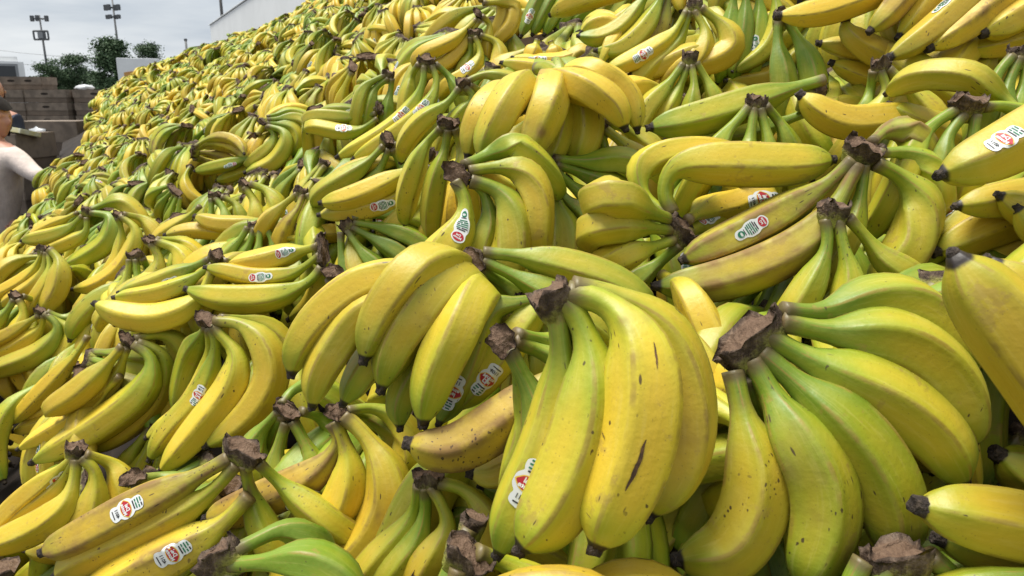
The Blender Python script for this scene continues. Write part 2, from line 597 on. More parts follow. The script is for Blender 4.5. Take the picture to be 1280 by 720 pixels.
def crown_arrays(center, axis, width, half_w, half_t, half_l, seed, nu=18, nv=11):
    """the dried, cut cushion that joins the necks: ragged cut rim outward, greener where the necks leave"""
    a = np.asarray(axis, float)
    a /= np.linalg.norm(a)
    w = np.asarray(width, float)
    w = w - a * (w @ a)
    if np.linalg.norm(w) < 1e-6:
        w = np.cross(a, (0.2, 0.5, 0.8))
    w /= np.linalg.norm(w)
    k = np.cross(a, w)
    r = np.random.default_rng(seed)
    ph = r.uniform(0, 6.28, 6)
    V, cb = [], []
    for i in range(nv):
        q = i / (nv - 1)                     # 0 = neck side, 1 = cut face
        h = -1.5 + 2.5 * q
        ring = float(np.interp(q, (0, .2, .4, .6, .75, .86, .93, 1.0), (.60, .76, .90, .98, 1.02, 1.04, .94, .55)))
        for j in range(nu):
            th = 2 * math.pi * j / nu
            cx, cy = math.cos(th), math.sin(th)
            e = 0.75
            x = math.copysign(abs(cx) ** e, cx)
            y = math.copysign(abs(cy) ** e, cy)
            f = 1 + 0.16 * math.sin(2 * th + ph[0]) * q + 0.10 * math.sin(5 * th + ph[1] + 1.2 * q) + 0.06 * math.sin(11 * th + ph[2])
            rag = 0.0
            if i >= nv - 4:
                rag = 0.24 * math.sin(3 * th + ph[3]) + 0.14 * math.sin(7 * th + ph[4]) + r.uniform(-0.14, 0.14)
            if i >= nv - 2:
                rag = rag * 0.5 - 0.42
            bendx = 0.18 * (x * x) * -1.0     # cushion bows round toward the outer necks
            p = center + w * (x * ring * f * half_w) + k * (y * ring * f * half_t) + a * ((h + rag + bendx) * half_l)
            V.append(p + np.array((r.uniform(-1, 1), r.uniform(-1, 1), r.uniform(-1, 1))) * 0.0003)
            cb.append(1.0 - q)
    F = []
    for i in range(nv - 1):
        for j in range(nu):
            j2 = (j + 1) % nu
            F.append((i * nu + j, i * nu + j2, (i + 1) * nu + j2, (i + 1) * nu + j))
    F.append(tuple(range(nu))[::-1])
    F.append(tuple((nv - 1) * nu + j for j in range(nu)))
    return np.array(V), F, np.array(cb)


def crown_mesh(name, origin, *args, **kw):
    V, F, cb = crown_arrays(*args, **kw)
    me = mesh_np(name, V - np.asarray(origin), F)
    at_ = me.attributes.new('cb', 'FLOAT', 'POINT')
    at_.data.foreach_set('value', cb.astype(np.float32))
    return me


# ------------------------------------------------------------------ stickers (flat print, wrapped round the peel)
def text2d(s, size, cx, cy, rot=0.0, bold=0.0):
    cu = bpy.data.curves.new('t', 'FONT')
    cu.body = s
    cu.size = size
    cu.align_x = 'CENTER'
    cu.align_y = 'CENTER'
    cu.offset = bold
    cu.resolution_u = 2
    o = bpy.data.objects.new('t', cu)
    C.objects.link(o)
    dg = bpy.context.evaluated_depsgraph_get()
    me = bpy.data.meshes.new_from_object(o.evaluated_get(dg))
    v = np.array([x.co[:2] for x in me.vertices]).reshape(-1, 2)
    f = [tuple(p.vertices) for p in me.polygons]
    bpy.data.objects.remove(o)
    bpy.data.curves.remove(cu)
    bpy.data.meshes.remove(me)
    c, sn = math.cos(rot), math.sin(rot)
    v = v @ np.array(((c, sn), (-sn, c))) + np.array((cx, cy))
    return v, f


def strip2d(xs, hs, rows=6, cy=0.0):
    V, F = [], []
    for x, h in zip(xs, hs):
        for k in range(rows + 1):
            V.append((x, cy + h * (2 * k / rows - 1)))
    for i in range(len(xs) - 1):
        for k in range(rows):
            a = i * (rows + 1) + k
            F.append((a, a + rows + 1, a + rows + 2, a + 1))
    return np.array(V), F


def oval2d(cx, cy, rx, ry, lob=0.0, n=22, rows=5):
    xs = -np.cos(np.linspace(0, math.pi, n))
    hs = np.sqrt(np.maximum(1 - xs ** 2, 0)) * (1 + lob * np.cos(xs * math.pi * 2))
    hs = np.minimum(hs, 1.15)
    return strip2d(cx + xs * rx, hs * ry, rows, cy)


def rect2d(x0, x1, y0, y1):
    return strip2d(np.linspace(x0, x1, 4), np.full(4, (y1 - y0) / 2), 2, (y0 + y1) / 2)


MM = 0.001


def sticker_layers(kind):
    """list of (verts, faces, material index); index 0 white, 1 red, 2 yellow, 3 green, 4 black"""
    Ls = []
    if kind == 0:        # bars, red emblem in the middle, number at the other end
        xs = np.linspace(-17.5, 17.5, 36)
        h = 7.6 + 2.2 * np.exp(-((xs - 0.5) / 6.0) ** 4) - 0.9 * np.exp(-((np.abs(xs - 0.5) - 8.0) / 1.6) ** 2)
        h = h * np.clip(np.sqrt(np.maximum(1 - np.clip((np.abs(xs) - 13.5) / 4.0, 0, 1) ** 2, 0.0)), 0.12, 1)
        Ls.append((*strip2d(xs * MM, h * MM, 8), 0))
        Ls.append((*oval2d(0.5 * MM, 0, 5.6 * MM, 8.8 * MM, 0.05), 2))
        Ls.append((*oval2d(0.5 * MM, 0, 4.9 * MM, 7.9 * MM, 0.05), 1))
        Ls.append((*text2d('Del', 5.2 * MM, -1.2 * MM, 0.2 * MM, math.pi / 2, 0.00018), 0))
        Ls.append((*text2d('Monte', 4.6 * MM, 2.7 * MM, 0.0, math.pi / 2, 0.00018), 0))
        for x, y0, y1, c in ((-15.2, -5, -1.5, 4), (-15.2, 0.2, 4.8, 3), (-12.6, -5.5, -2.4, 3), (-12.6, -1.2, 5.2, 3), (-10.0, -5.0, 1.0, 3), (-10.0, 2.2, 5.0, 3), (-7.6, -4.6, 4.4, 4)):
            Ls.append((*rect2d((x - 0.65) * MM, (x + 0.65) * MM, y0 * MM, y1 * MM), c))
        Ls.append((*text2d('4011', 4.6 * MM, 10.2 * MM, 0.0, math.pi / 2, 0.0001), 4))
        Ls.append((*rect2d(13.6 * MM, 14.6 * MM, -4.4 * MM, 4.4 * MM), 4))
    else:                # red disc at one end, bars in the middle, round green leaf mark at the other end
        xs = np.linspace(-19, 19, 38)
        h = 5.6 + 2.6 * np.exp(-(xs / 7.0) ** 4) + 0.9 * np.exp(-((xs - 13) / 4.0) ** 2)
        h = h * np.clip(np.sqrt(np.maximum(1 - np.clip((np.abs(xs) - 14.0) / 5.0, 0, 1) ** 2, 0.0)), 0.12, 1)
        Ls.append((*strip2d(xs * MM, h * MM, 8), 0))
        Ls.append((*oval2d(12.6 * MM, 0, 4.6 * MM, 5.4 * MM), 1))
        Ls.append((*text2d('Del', 3.2 * MM, 11.2 * MM, 0.0, math.pi / 2, 0.0001), 0))
        Ls.append((*text2d('Monte', 2.9 * MM, 14.0 * MM, 0.0, math.pi / 2, 0.0001), 0))
        for x, y0, y1, c in ((-5.4, -5, 4.5, 3), (-3.4, -6.0, -1.0, 3), (-3.4, 0.3, 6.0, 3), (-1.3, -6.2, 2.0, 3), (-1.3, 3.0, 6.2, 4), (0.8, -6.2, 6.0, 3), (2.9, -6.0, 0.0, 4), (2.9, 1.0, 5.6, 3), (4.9, -4.4, 4.4, 4)):
            Ls.append((*rect2d((x - 0.55) * MM, (x + 0.55) * MM, y0 * MM, y1 * MM), c))
        Ls.append((*oval2d(-12.4 * MM, 0, 3.6 * MM, 3.6 * MM), 3))
        Ls.append((*oval2d(-12.0 * MM, 0.5 * MM, 1.2 * MM, 2.4 * MM), 0))
        Ls.append((*rect2d(-8.6 * MM, -7.9 * MM, -3.6 * MM, 3.6 * MM), 4))
    return Ls


STICKERS = [sticker_layers(0), sticker_layers(1)]
ST_MATS = [M_STW, M_STR, M_STY, M_STG, M_STK]


def sticker_mesh(ban, t0, th0, kind, origin=(0, 0, 0), flip=1, size=1.0, skew=0.0):
    V, F, MI = [], [], []
    base = 0
    cs, sn = math.cos(skew), math.sin(skew)
    r0 = float(np.interp(t0, ban.t, ban.r))
    for k, (v, f, mi) in enumerate(STICKERS[kind]):
        if len(v) == 0:
            continue
        x = (v[:, 0] * cs - v[:, 1] * sn) * flip * size
        y = (v[:, 0] * sn + v[:, 1] * cs) * flip * size
        P, _ = ban.surf(t0 + x / ban.L, th0 + y / r0, 0.0005 + (0 if mi == 0 and k == 0 else 0.00012 + 0.00006 * min(k, 3)))
        V.append(P)
        F += [tuple(i + base for i in q) for q in f]
        MI += [mi] * len(f)
        base += len(v)
    me = mesh_np('sticker', np.vstack(V) - np.asarray(origin), F)
    for mm in ST_MATS:
        me.materials.append(mm)
    me.polygons.foreach_set('material_index', np.array(MI, np.int32))
    return me


def sticker_spot(ban, u, v):
    T, TH = np.meshgrid(np.linspace(0.25, 0.9, 90), np.linspace(0, 2 * math.pi, 120, endpoint=False), indexing='ij')
    P, N = ban.surf(T, TH)
    pu, pv, pd = project(P)
    facing = np.einsum('ij,ij->i', N, CAM[None] - P) / np.linalg.norm(CAM[None] - P, axis=1)
    cost = (pu - u) ** 2 + (pv - v) ** 2 + np.where(facing < 0.15, 1e6, 0)
    i = int(np.argmin(cost))
    return T.ravel()[i], TH.ravel()[i]

# ------------------------------------------------------------------ bunches one can pick out: read off the photograph, set at their own distance
# @ short name | label | distance m, greenness, brownness | crown ends (u,v u,v) and half thickness in cm, or -
# one line per fruit: centre line from neck to tip ; width ; optional z (cm behind the crown), t (tip extra), g, b, s=sticker place (k sticker kind)
HERO = '''
@big scarred bunch | largest bunch in the middle, five yellow bananas, a long dark scar on the front one | .37 .30 .22 | 668,388 712,358 1.1
692,380 700,425 701,500 682,570 650,634 622,694 ; 82 z=1.5 g=.42 s=662,606 k=0
700,378 716,420 727,480 722,560 700,620 ; 70 z=3.5 g=.6
700,372 724,400 741,460 734,540 698,625 650,688 ; 97 z=-.5 g=.35
710,368 755,378 795,420 806,490 790,578 744,686 ; 104 z=-2.2 g=.22 b=.36
715,360 770,372 818,408 848,480 850,565 810,646 ; 94 z=1.2 g=.28 b=.28
@deep green gap bunch | dark green bananas deep in the gap right of the big scarred bunch | .50 .75 .2 | -
905,560 892,600 868,650 842,690 ; 62 z=0 g=.7
940,620 915,650 880,690 850,725 ; 62 z=-1 g=.65
880,470 892,510 896,560 884,604 ; 60 z=1 g=.1 b=.5
860,600 850,640 820,680 780,710 ; 60 z=1 g=.72
895,440 905,470 905,510 ; 56 z=3 g=.08
@green fanned bunch | big green-yellow bunch fanned from a long dark brown crown at lower right | .40 .60 .2 | 968,384 908,462 1.0
978,388 1030,390 1080,376 1130,376 1172,402 1198,446 ; 68 z=1.5 g=.62
976,402 1040,416 1110,420 1165,450 1202,502 1214,560 ; 82 z=.3 g=.55
956,418 1000,444 1062,474 1120,502 1172,548 1206,606 ; 86 z=-.4 g=.55
950,440 990,474 1042,520 1088,576 1116,640 1118,700 ; 88 z=-1.2 g=.56
940,450 962,490 990,540 1022,600 1026,660 1000,735 ; 90 z=-2 g=.54 b=.5
916,464 930,528 944,590 936,645 905,690 845,700 ; 84 z=-1.4 g=.32 b=.55
932,470 950,540 965,600 ; 60 z=3 g=.6
@tip at right edge | huge foreshortened yellow banana tip jutting in at the right edge, middle height | .325 .34 .1 | -
1460,700 1380,580 1310,470 1255,400 1217,352 1192,318 ; 110 z=0 g=.04 b=0
1480,560 1400,470 1320,400 1262,352 1235,325 ; 90 z=4 g=.10
@black-tipped bottom banana | bright yellow bananas with a big black tip at the bottom right corner | .355 .22 .08 | -
1460,730 1380,690 1290,662 1210,645 1146,632 ; 90 z=0 g=.24
1440,760 1370,735 1300,712 1230,690 1170,672 ; 70 z=3 g=.35
@dark tip at right rim | short yellow banana with dark tip at right edge above the bottom corner | .47 .2 .3 | -
1400,640 1340,620 1285,592 1245,566 ; 76 z=0 g=.2
1240,470 1232,520 1232,570 1222,620 ; 50 z=4 g=.7
@bottom brown crown | bunch seen as a wide brown crown cut by the bottom edge, lower right | .36 .6 .2 | 1078,700 1165,698 1.0
1080,700 1060,740 1055,800 1075,880 ; 84 g=.7
1105,700 1100,750 1105,820 1120,900 ; 84 z=-1 g=.7
1135,700 1150,750 1170,820 1180,900 ; 84 z=-.5 g=.65
1160,695 1200,730 1240,790 1260,880 ; 84 z=.5 g=.65
@bottom pale backs | pale yellow banana backs rising at the bottom edge under the big scarred bunch | .345 .14 .5 | -
590,820 625,765 692,752 750,765 800,840 ; 98 z=0 g=.10 b=.6
690,850 735,775 795,747 850,778 880,860 ; 100 z=2 g=.12 b=.4
@shaggy crown at bottom | bunch with a large shaggy brown crown at the bottom, left of the big scarred one | .41 .25 .2 | 566,676 602,716 1.1
595,690 625,702 660,720 700,760 ; 70 z=1.5 g=.3
590,705 600,745 625,800 660,860 ; 80 z=0 g=.2
575,710 565,760 580,830 ; 80 z=0 g=.2
@gap greens at centre bottom | dark green bananas in the gap under the spotted brown pair | .56 .7 .1 | -
700,560 660,610 615,640 560,650 ; 60 z=0 g=.7
690,610 650,650 600,690 ; 60 z=1 g=.55
580,580 550,610 530,660 510,710 ; 56 z=0 g=.45
560,570 530,600 500,660 470,715 ; 56 z=1 g=.6
@grey crown under spotted pair | yellow-green bunch with a small grey-brown crown below the spotted brown pair | .52 .3 .3 | 520,600 550,598 .9
546,604 576,610 600,632 612,670 600,710 ; 52 z=0 g=.12 b=.35
538,608 552,630 560,665 530,712 ; 48 z=-.3 g=.25 b=.3
530,608 532,640 520,680 490,715 ; 44 z=.6 g=.5
524,606 518,640 500,672 470,704 ; 44 z=1.2 g=.45
@spotted brown pair | yellow pair with a brown bruised back and fine dark tip, left of the scarred bunch | .50 .08 .7 | -
725,440 700,462 668,492 622,530 566,561 508,554 ; 66 z=-.5 g=.05 b=1.0
728,500 700,535 655,572 618,594 586,592 ; 52 z=2.5 g=.15 b=.3
720,560 680,600 640,612 600,606 ; 46 z=5 g=.7
@crown behind scarred bunch | bunch with a pale-rimmed brown crown just left of the big scarred bunch | .44 .45 .3 | 614,412 640,440 1.0
636,436 656,474 676,520 681,565 664,618 ; 66 z=.5 g=.6
642,426 672,438 705,455 745,500 ; 60 z=2.0 g=.45
645,418 685,428 720,440 760,470 ; 56 z=3.0 g=.4
636,436 652,470 668,520 650,580 ; 50 z=4 g=.6
@small dark crown | small dark crown with thin yellow necks between the tip cluster and scarred bunch | .55 .35 .3 | 648,374 664,386 .8
650,386 652,412 650,450 ; 34 g=.3
660,386 665,416 672,450 ; 34 g=.35
664,384 680,410 695,440 ; 32 z=1 g=.4
@blunt-tip cluster | cluster of green-yellow bananas with tips pointing down at the centre, crown hidden | .50 .42 .2 | -
582,372,11 578,352,7 556,333,2.5 515,342 480,385 462,425 454,452 ; 66 z=0 g=.34 b=.3
594,392,11 592,368,7 572,350,2.5 538,372 503,418 486,455 476,488 ; 68 z=.4 g=.36 b=.4
612,400,11 606,382,6.5 590,374,2 572,412 547,464 534,506 528,532 ; 68 z=-.6 g=.42 b=.35
600,358 540,340 466,350 424,374 388,410 369,446 364,470 ; 58 z=1.5 g=.24 b=.3
600,372 520,368 455,388 420,432 398,472 390,510 ; 54 z=1.0 g=.28 b=.4
560,400 500,420 465,450 442,484 428,506 ; 50 z=3 g=.55
610,380 572,395 530,450 502,500 500,536 ; 50 z=3.2 g=.62
640,380 608,390 580,465 560,505 548,530 ; 46 z=3 g=.6 s=565,490
650,410 622,450 592,485 572,512 ; 48 z=3.4 g=.5 s=609,476 k=0
@cut crown with two arms | bunch with a green-cored cut crown and two long arms reaching right, at centre | .545 .62 .15 | 588,312 600,338 .9
604,316 650,320 710,333 762,350 800,372 ; 50 z=.3 g=.58
604,326 642,344 682,364 722,386 750,410 ; 44 z=0 g=.62
594,338 602,352 612,368 622,400 ; 40 z=1 g=.45 b=.8
588,332 560,330 530,345 500,380 ; 42 z=3.5 g=.15
598,335 625,352 660,380 690,420 ; 42 z=2.5 g=.6
@curved pair below centre | two thick ripe yellow bananas curving down from a crown, bottom left of centre | .60 .12 .3 | 410,508 432,524 .9
430,520 456,544 483,588 485,635 457,685 402,728 ; 64 z=-.6 g=.10 b=.4
418,526 428,548 438,582 430,622 405,655 380,680 ; 56 z=0 g=.12 b=.4
414,528 424,552 395,590 342,617 292,638 256,648 ; 52 z=.6 g=.02 b=1.2 s=383,633 k=0
434,514 465,510 496,524 512,552 505,590 ; 40 z=1.6 g=.35
434,518 458,520 490,534 506,560 ; 36 z=2.6 g=.35
@dark crown beside pair | bunch with dark crown and green bulging fruit, left of the curved ripe pair | .66 .55 .2 | 344,505 372,522 .9
366,526 378,548 392,580 384,614 360,640 ; 46 g=.5
358,528 350,552 344,580 350,610 ; 42 g=.6
376,514 400,522 420,545 425,580 ; 36 z=2 g=.6
352,506 366,488 392,478 410,490 ; 34 z=1 g=.65
350,514 330,535 316,560 320,590 ; 40 z=1 g=.6
354,520 336,548 330,575 342,600 ; 40 z=2.5 g=.65
@two-sticker bunch | long straight bananas with browned edges and two red stickers, bottom left | .575 .12 .5 | 282,550 326,578 1.1
288,572 226,607 160,641 102,672 52,691 ; 58 z=0 g=.16 b=.85 s=158,636 k=0
296,580 256,622 172,667 100,700 68,722 ; 52 z=.2 g=.16 b=.5
312,620 268,664 202,700 130,738 100,760 ; 62 z=-.6 g=.10 b=.7 s=216,692 k=0
306,580 311,606 322,640 340,680 ; 46 z=1.2 g=.4
322,578 346,600 378,626 410,650 ; 46 z=1 g=.45
@bright green bottom bunch | bright green bananas with frayed brown crown cut by the bottom edge, lower left | .43 .95 .05 | 290,672 256,724 1.0
292,690 325,673 356,662 388,676 400,720 ; 56 z=0 g=.95 t=4
288,706 342,702 388,702 425,728 440,780 ; 62 z=-1.2 g=.92
280,722 310,738 360,750 ; 60 z=-.8 g=.95
@curved yellow bunch with sticker | yellow bunch with big brown crown, sticker on its green side, left of centre | .82 .18 .25 | 246,396 268,404 1.2
268,402 300,405 330,430 340,470 319,510 286,540 256,558 ; 46 z=-.3 g=.12 b=.25
266,406 275,418 298,446 288,488 254,532 222,568 200,590 ; 44 z=0 g=.15
262,408 270,434 254,490 212,536 186,576 ; 36 z=1.2 g=.42 s=248,494 k=0
260,410 262,460 236,508 205,532 182,548 ; 30 z=2.6 g=.2
275,398 320,402 350,425 366,472 350,510 ; 36 z=3 g=.2
258,408 240,440 225,490 220,520 ; 34 z=5 g=.6
@dark-crowned left bunch | bunch of yellow-green bananas sweeping down left from a small dark crown | .90 .28 .2 | 152,418 164,430 .8
168,430 190,450 181,487 136,525 86,555 40,578 ; 44 z=0 g=.32
172,428 202,440 205,468 184,510 146,543 110,566 ; 38 z=1.6 g=.3
168,424 208,418 231,442 234,482 214,516 190,540 ; 38 z=2.6 g=.25 b=.4
154,432 128,462 98,490 68,508 ; 36 z=0 g=.08
160,434 144,472 116,496 86,510 ; 28 z=1 g=.10
150,470 108,512 58,542 22,562 ; 28 z=1.6 g=.08
@left edge yellow bunch | yellow and green bananas at the left edge pointing down left, mid height | 1.2 .25 .2 | 44,386 56,391 .7
56,392 74,410 54,440 10,458 -30,470 ; 29 z=0 g=.4
50,394 36,402 12,418 -20,432 ; 22 z=.5 g=.08
54,394 50,412 22,432 -10,446 ; 22 z=.7 g=.10
60,394 93,417 74,446 47,468 ; 27 z=.5 g=.3
58,390 82,398 120,387 150,364 158,338 ; 27 z=1 g=.5
@split tail banana | long slim yellow banana with tip cluster below, left side | 1.05 .12 .2 | -
110,420 93,446 55,488 14,530 ; 25 z=0 g=.12
100,470 70,494 34,512 ; 20 z=1 g=.06
104,480 72,508 24,524 ; 22 z=.8 g=.06
100,500 66,524 16,540 ; 22 z=.6 g=.08
@lower left curl | bunch curling toward the left edge with a small sticker, above the cardboard | .76 .15 .25 | 84,556 104,566 .9
94,570 64,596 24,628 2,652 ; 28 z=.6 g=.10 s=74,588 k=0
94,574 72,610 34,640 6,662 ; 26 z=.8 g=.08
96,574 92,604 80,634 40,662 -30,688 ; 42 z=-.5 g=.14
102,572 120,592 116,636 96,676 ; 44 z=.3 g=.12
106,568 140,580 154,606 150,640 ; 40 z=1.4 g=.12
120,660 76,690 30,688 ; 34 z=2.5 g=.06
@hidden crown low left | small torn brown crown with green stub behind the two-sticker bunch | .66 .6 .3 | 158,600 176,596 1.0
172,600 196,596 220,600 250,620 ; 40 z=1.5 g=.6
170,606 190,625 220,650 ; 40 z=2.5 g=.5
@left-pointing trio | three long bananas with stickers pointing left from a tall dark stem | .90 .30 .1 | 404,290 400,334 .7
402,334 386,352 350,369 300,373 262,369 232,361 ; 39 z=-.4 g=.40
400,318 366,342 320,347 285,339 256,334 ; 27 z=.4 g=.30 s=326,346 k=1
398,308 360,318 325,327 302,331 ; 34 z=1.2 g=.14 s=356,315 k=1
404,320 404,350 390,385 360,400 ; 36 z=3 g=.3
@stacked left trio | three bananas with a sticker pointing left, under the tall-stemmed trio | .92 .28 .15 | 264,314 276,326 .9
262,324 230,339 190,356 148,366 ; 28 z=.4 g=.42 s=209,354 k=1
266,330 235,352 195,367 142,372 ; 29 z=0 g=.36
266,336 246,378 200,398 155,394 118,379 ; 38 z=-.5 g=.14
280,326 300,330 325,335 ; 26 z=2 g=.6
@long arch at left | bunch of long arched bananas round a dark crown, one with a shiny split | 1.45 .35 .15 | 102,260 114,265 .7
103,270 76,292 27,301 ; 22 z=0 g=.42
97,266 67,281 47,291 ; 17 z=.5 g=.04
108,272 105,294 62,312 ; 21 z=0 g=.35
114,266 140,272 136,302 108,322 79,333 ; 26 z=-.3 g=.62
114,262 150,250 174,272 ; 24 z=.5 g=.4
@pale long banana left | yellow bunch with one long pale banana hanging down left, left middle | 1.3 .15 .15 | 142,266 152,270 .7
150,270 172,290 156,332 122,356 90,362 ; 26 z=0 g=.16
146,272 152,288 150,320 136,340 ; 20 z=.5 g=.3
154,268 180,274 197,296 200,320 ; 24 z=.8 g=.16
@flat dark crown bunch | bunch with a flat dark crown and thin green necks, left of the yellow pair | 1.1 .5 .2 | 158,320 180,318 .6
162,324 160,345 150,375 130,395 ; 26 g=.35
170,324 172,345 180,375 ; 26 g=.55
178,322 186,340 195,370 ; 26 z=1 g=.6
@plump yellow pair | plump yellow pair under a brown crown, above the stacked left trio | 1.05 .12 .15 | 182,300 194,302 .8
190,304 200,326 192,352 178,372 ; 33 g=.15
194,302 222,312 234,336 228,360 ; 36 z=.3 g=.15
196,300 226,302 248,322 ; 28 z=1.5 g=.3
@triple left fan | three slim yellow bananas and a plump one hanging left of the pale long banana | 1.28 .2 .1 | 48,310 58,312 .7
54,314 36,346 -4,368 ; 17 z=.3 g=.12
57,315 50,350 10,376 ; 18 z=0 g=.2
60,315 62,345 40,380 ; 16 z=-.2 g=.2
62,312 76,330 72,362 52,390 ; 30 z=-.2 g=.15
@left edge stub bunch | short yellow-green bunch with brown crown at the left, above the edge bunch | 1.25 .3 .2 | 12,368 26,372 .8
18,374 8,390 -10,410 ; 26 g=.5
24,374 30,392 22,420 ; 28 g=.12
28,370 48,378 56,398 ; 22 z=1 g=.3
@green crown fan | green bananas fanned to the right like fingers, centre left | .86 .85 .05 | 426,288 440,274 .7
440,272 490,265 530,273 556,290 ; 30 z=.5 g=.8
442,278 490,287 524,302 545,325 ; 28 z=.2 g=.85
440,284 472,301 503,320 515,345 ; 28 z=0 g=.85
434,288 452,314 474,336 490,360 ; 29 z=-.2 g=.85
426,290 427,318 436,348 440,370 ; 28 z=0 g=.8
@pinched crown bunch | bunch with brownish pinched necks above the tip cluster's left end | .72 .4 .4 | 408,338 424,344 .9
424,346 450,349 478,342 510,345 ; 30 z=1.5 g=.2 b=1
420,350 434,368 440,400 ; 34 z=2 g=.3 b=.6
412,350 415,380 405,420 ; 34 z=2 g=.4
@green arm left | green-yellow bananas lying left of a dark ragged crown, upper middle | .97 .5 .15 | 478,166 490,182 .8
480,182 450,212 404,239 ; 28 z=0 g=.5
486,186 473,215 450,245 ; 24 z=.5 g=.65
490,186 500,205 512,235 ; 26 z=.8 g=.6 b=.8
492,180 508,190 530,205 ; 24 z=1.5 g=.6
@long twins upper middle | two long yellow-green bananas with stickers sloping down left, upper middle | 1.0 .35 .1 | 522,74 544,78 .8
530,82 528,106 510,141 474,171 420,197 ; 25 z=.2 g=.42 s=502,144 k=0
540,82 546,104 532,136 496,166 440,200 ; 26 z=-.2 g=.34 s=527,135 k=0
544,80 560,94 574,116 ; 24 z=.5 g=.7
524,80 515,94 510,118 ; 20 z=1 g=.4
@yellow arm with sticker | yellow-green long bananas reaching left from a brown crown, sticker on the lower | .86 .28 .12 | 528,184 542,196 1.0
530,202 478,231 437,248 400,254 ; 33 z=-.3 g=.22
534,208 498,248 448,263 398,269 ; 26 z=.3 g=.16 s=478,257 k=1
538,206 534,225 520,256 495,275 ; 24 z=.4 g=.3
544,204 552,225 550,258 535,290 ; 34 z=.6 g=.3
@upright sticker bunch | bunch with a thick brown crown and an upright sticker facing out, above centre | .63 .42 .25 | 554,210 588,226 1.1
570,226 582,254 574,290 548,322 ; 54 z=0 g=.34 s=578,282 k=1
588,226 622,238 642,268 640,312 620,345 ; 58 z=.4 g=.46 b=.3
590,226 606,244 612,280 600,312 ; 34 z=.9 g=.45
586,214 620,209 652,213 670,245 672,290 ; 46 z=.6 g=.25
580,206 610,193 638,181 655,190 ; 34 z=1.5 g=.62
@broad ridge-top cluster | broad cluster of yellow banana backs draped over the pile, above centre | .68 .18 .3 | -
650,140,10 637,114,4 606,134 590,166 584,198 ; 42 z=1 g=.22
668,135,10 656,106,4 634,130 613,168 600,200 ; 50 z=0 g=.26
690,132,10 690,104,4 686,130 672,166 658,200 ; 52 z=-.5 g=.20 b=.5
700,104 702,140 694,180 680,215 ; 42 z=2.5 g=.4
704,104 726,136 730,172 718,206 ; 56 z=3 g=.25
670,116,8 694,102,3 735,112 766,132 782,162 ; 46 z=0 g=.08
688,104,8 710,92,3 740,90 768,101 790,126 797,165 ; 36 z=1.2 g=.2
@freckled small crown | freckled bananas under a small dark crown, right of the broad ridge-top cluster | .72 .3 .5 | 740,148 752,158 .8
752,158 778,178 800,200 805,235 ; 38 z=0 g=.2 b=.6
748,162 756,182 758,215 ; 32 z=.5 g=.5
754,152 790,164 812,182 822,210 ; 34 z=1 g=.3 b=.4
@narrow dark crown bunch | green-necked bunch with a thin upright dark crown, centre of the upper half | .70 .58 .15 | 690,196 686,230 .6
692,198 738,203 774,200 806,212 ; 30 z=1 g=.65
694,206 730,217 765,232 790,256 ; 28 z=1.4 g=.65
694,214 722,238 746,256 765,284 ; 28 z=.9 g=.65
692,222 708,250 734,268 742,300 ; 36 z=.2 g=.55
688,226 696,254 708,286 708,326 ; 46 z=-.2 g=.42
686,226 680,262 672,300 674,330 ; 42 z=1.8 g=.5
@blunt bananas facing out | bunch whose blunt banana ends point at the viewer, one long arm over right | .60 .40 .1 | 838,268 864,304 .9
836,274 805,262,-2 768,246,-4 746,250,-1 754,278,4 ; 50 z=-1 g=.36
838,288 800,284,-2 760,282,-3.5 738,290,-1 746,308,4 ; 44 z=-.5 g=.32
842,300 810,311,-1.5 775,322,-3 752,332,0 762,348,4 ; 42 z=0 g=.28
850,306 822,330 796,350 770,375 ; 40 z=1 g=.65
840,266 830,238 846,208 900,203 970,205 1042,200 ; 58 z=-.6 g=.28
834,268 802,240 802,208 840,190 900,188 ; 42 z=1.2 g=.2
860,275 880,262 915,255 950,246 ; 44 z=5 g=.1 s=955,248 k=0
858,292 900,272 950,262 1000,258 ; 48 z=7 g=.25 s=885,273 k=1
@long browned twins | two long bananas with browned backs and a sticker, running left from a big crown | .57 .48 .4 | 1062,178 1098,196 1.2
1066,200 1032,231 972,269 912,300 852,326 ; 52 z=1.2 g=.5 b=.9 s=940,285 k=1
1072,206 1042,262 1002,304 942,335 880,353 818,358 ; 58 z=0 g=.4 b=.8
1080,206 1077,238 1066,278 1040,320 ; 44 z=.4 g=.55
1094,204 1124,220 1150,250 1146,292 1124,328 ; 60 z=.4 g=.42
1098,192 1130,191 1158,206 1170,236 ; 42 z=1.2 g=.6 b=.5
1090,178 1106,164 1130,163 1146,176 ; 38 z=2 g=.6 b=.9
@yellow-cored crown | small bunch with a square pale-cored crown and three thin green necks, right middle | .55 .5 .3 | 1026,260 1060,264 1.0
1032,274 1034,308 1018,346 996,384 ; 44 z=0 g=.45
1048,276 1054,308 1062,344 1056,384 ; 42 z=-.2 g=.42
1060,272 1080,294 1104,322 1140,346 ; 38 z=.3 g=.3 b=.4
@emblem banana at right | thick yellow banana with a big red-emblem sticker at the right edge | .52 .16 .1 | -
1420,90 1350,130 1285,170 1232,199 1174,219 ; 72 z=-1 g=.16 s=1256,173 k=0
1420,210 1340,232 1285,245 1235,252 1194,258 ; 52 z=3 g=.2 b=.2
1400,300 1340,288 1288,266 1247,243 ; 52 z=1.5 g=.2
1420,330 1350,310 1300,288 1270,258 ; 52 z=.8 g=.15
@shaded pile at right | shaded yellow bananas with black tips below the red-emblem banana, right side | .54 .2 .2 | -
1340,250 1282,268 1222,290 1168,316 ; 56 z=3 g=.2 b=.3
1260,230 1210,270 1178,300 1148,334 ; 40 z=4 g=.4 s=1180,264 k=0
1380,330 1320,320 1260,318 1215,330 ; 56 z=4 g=.12
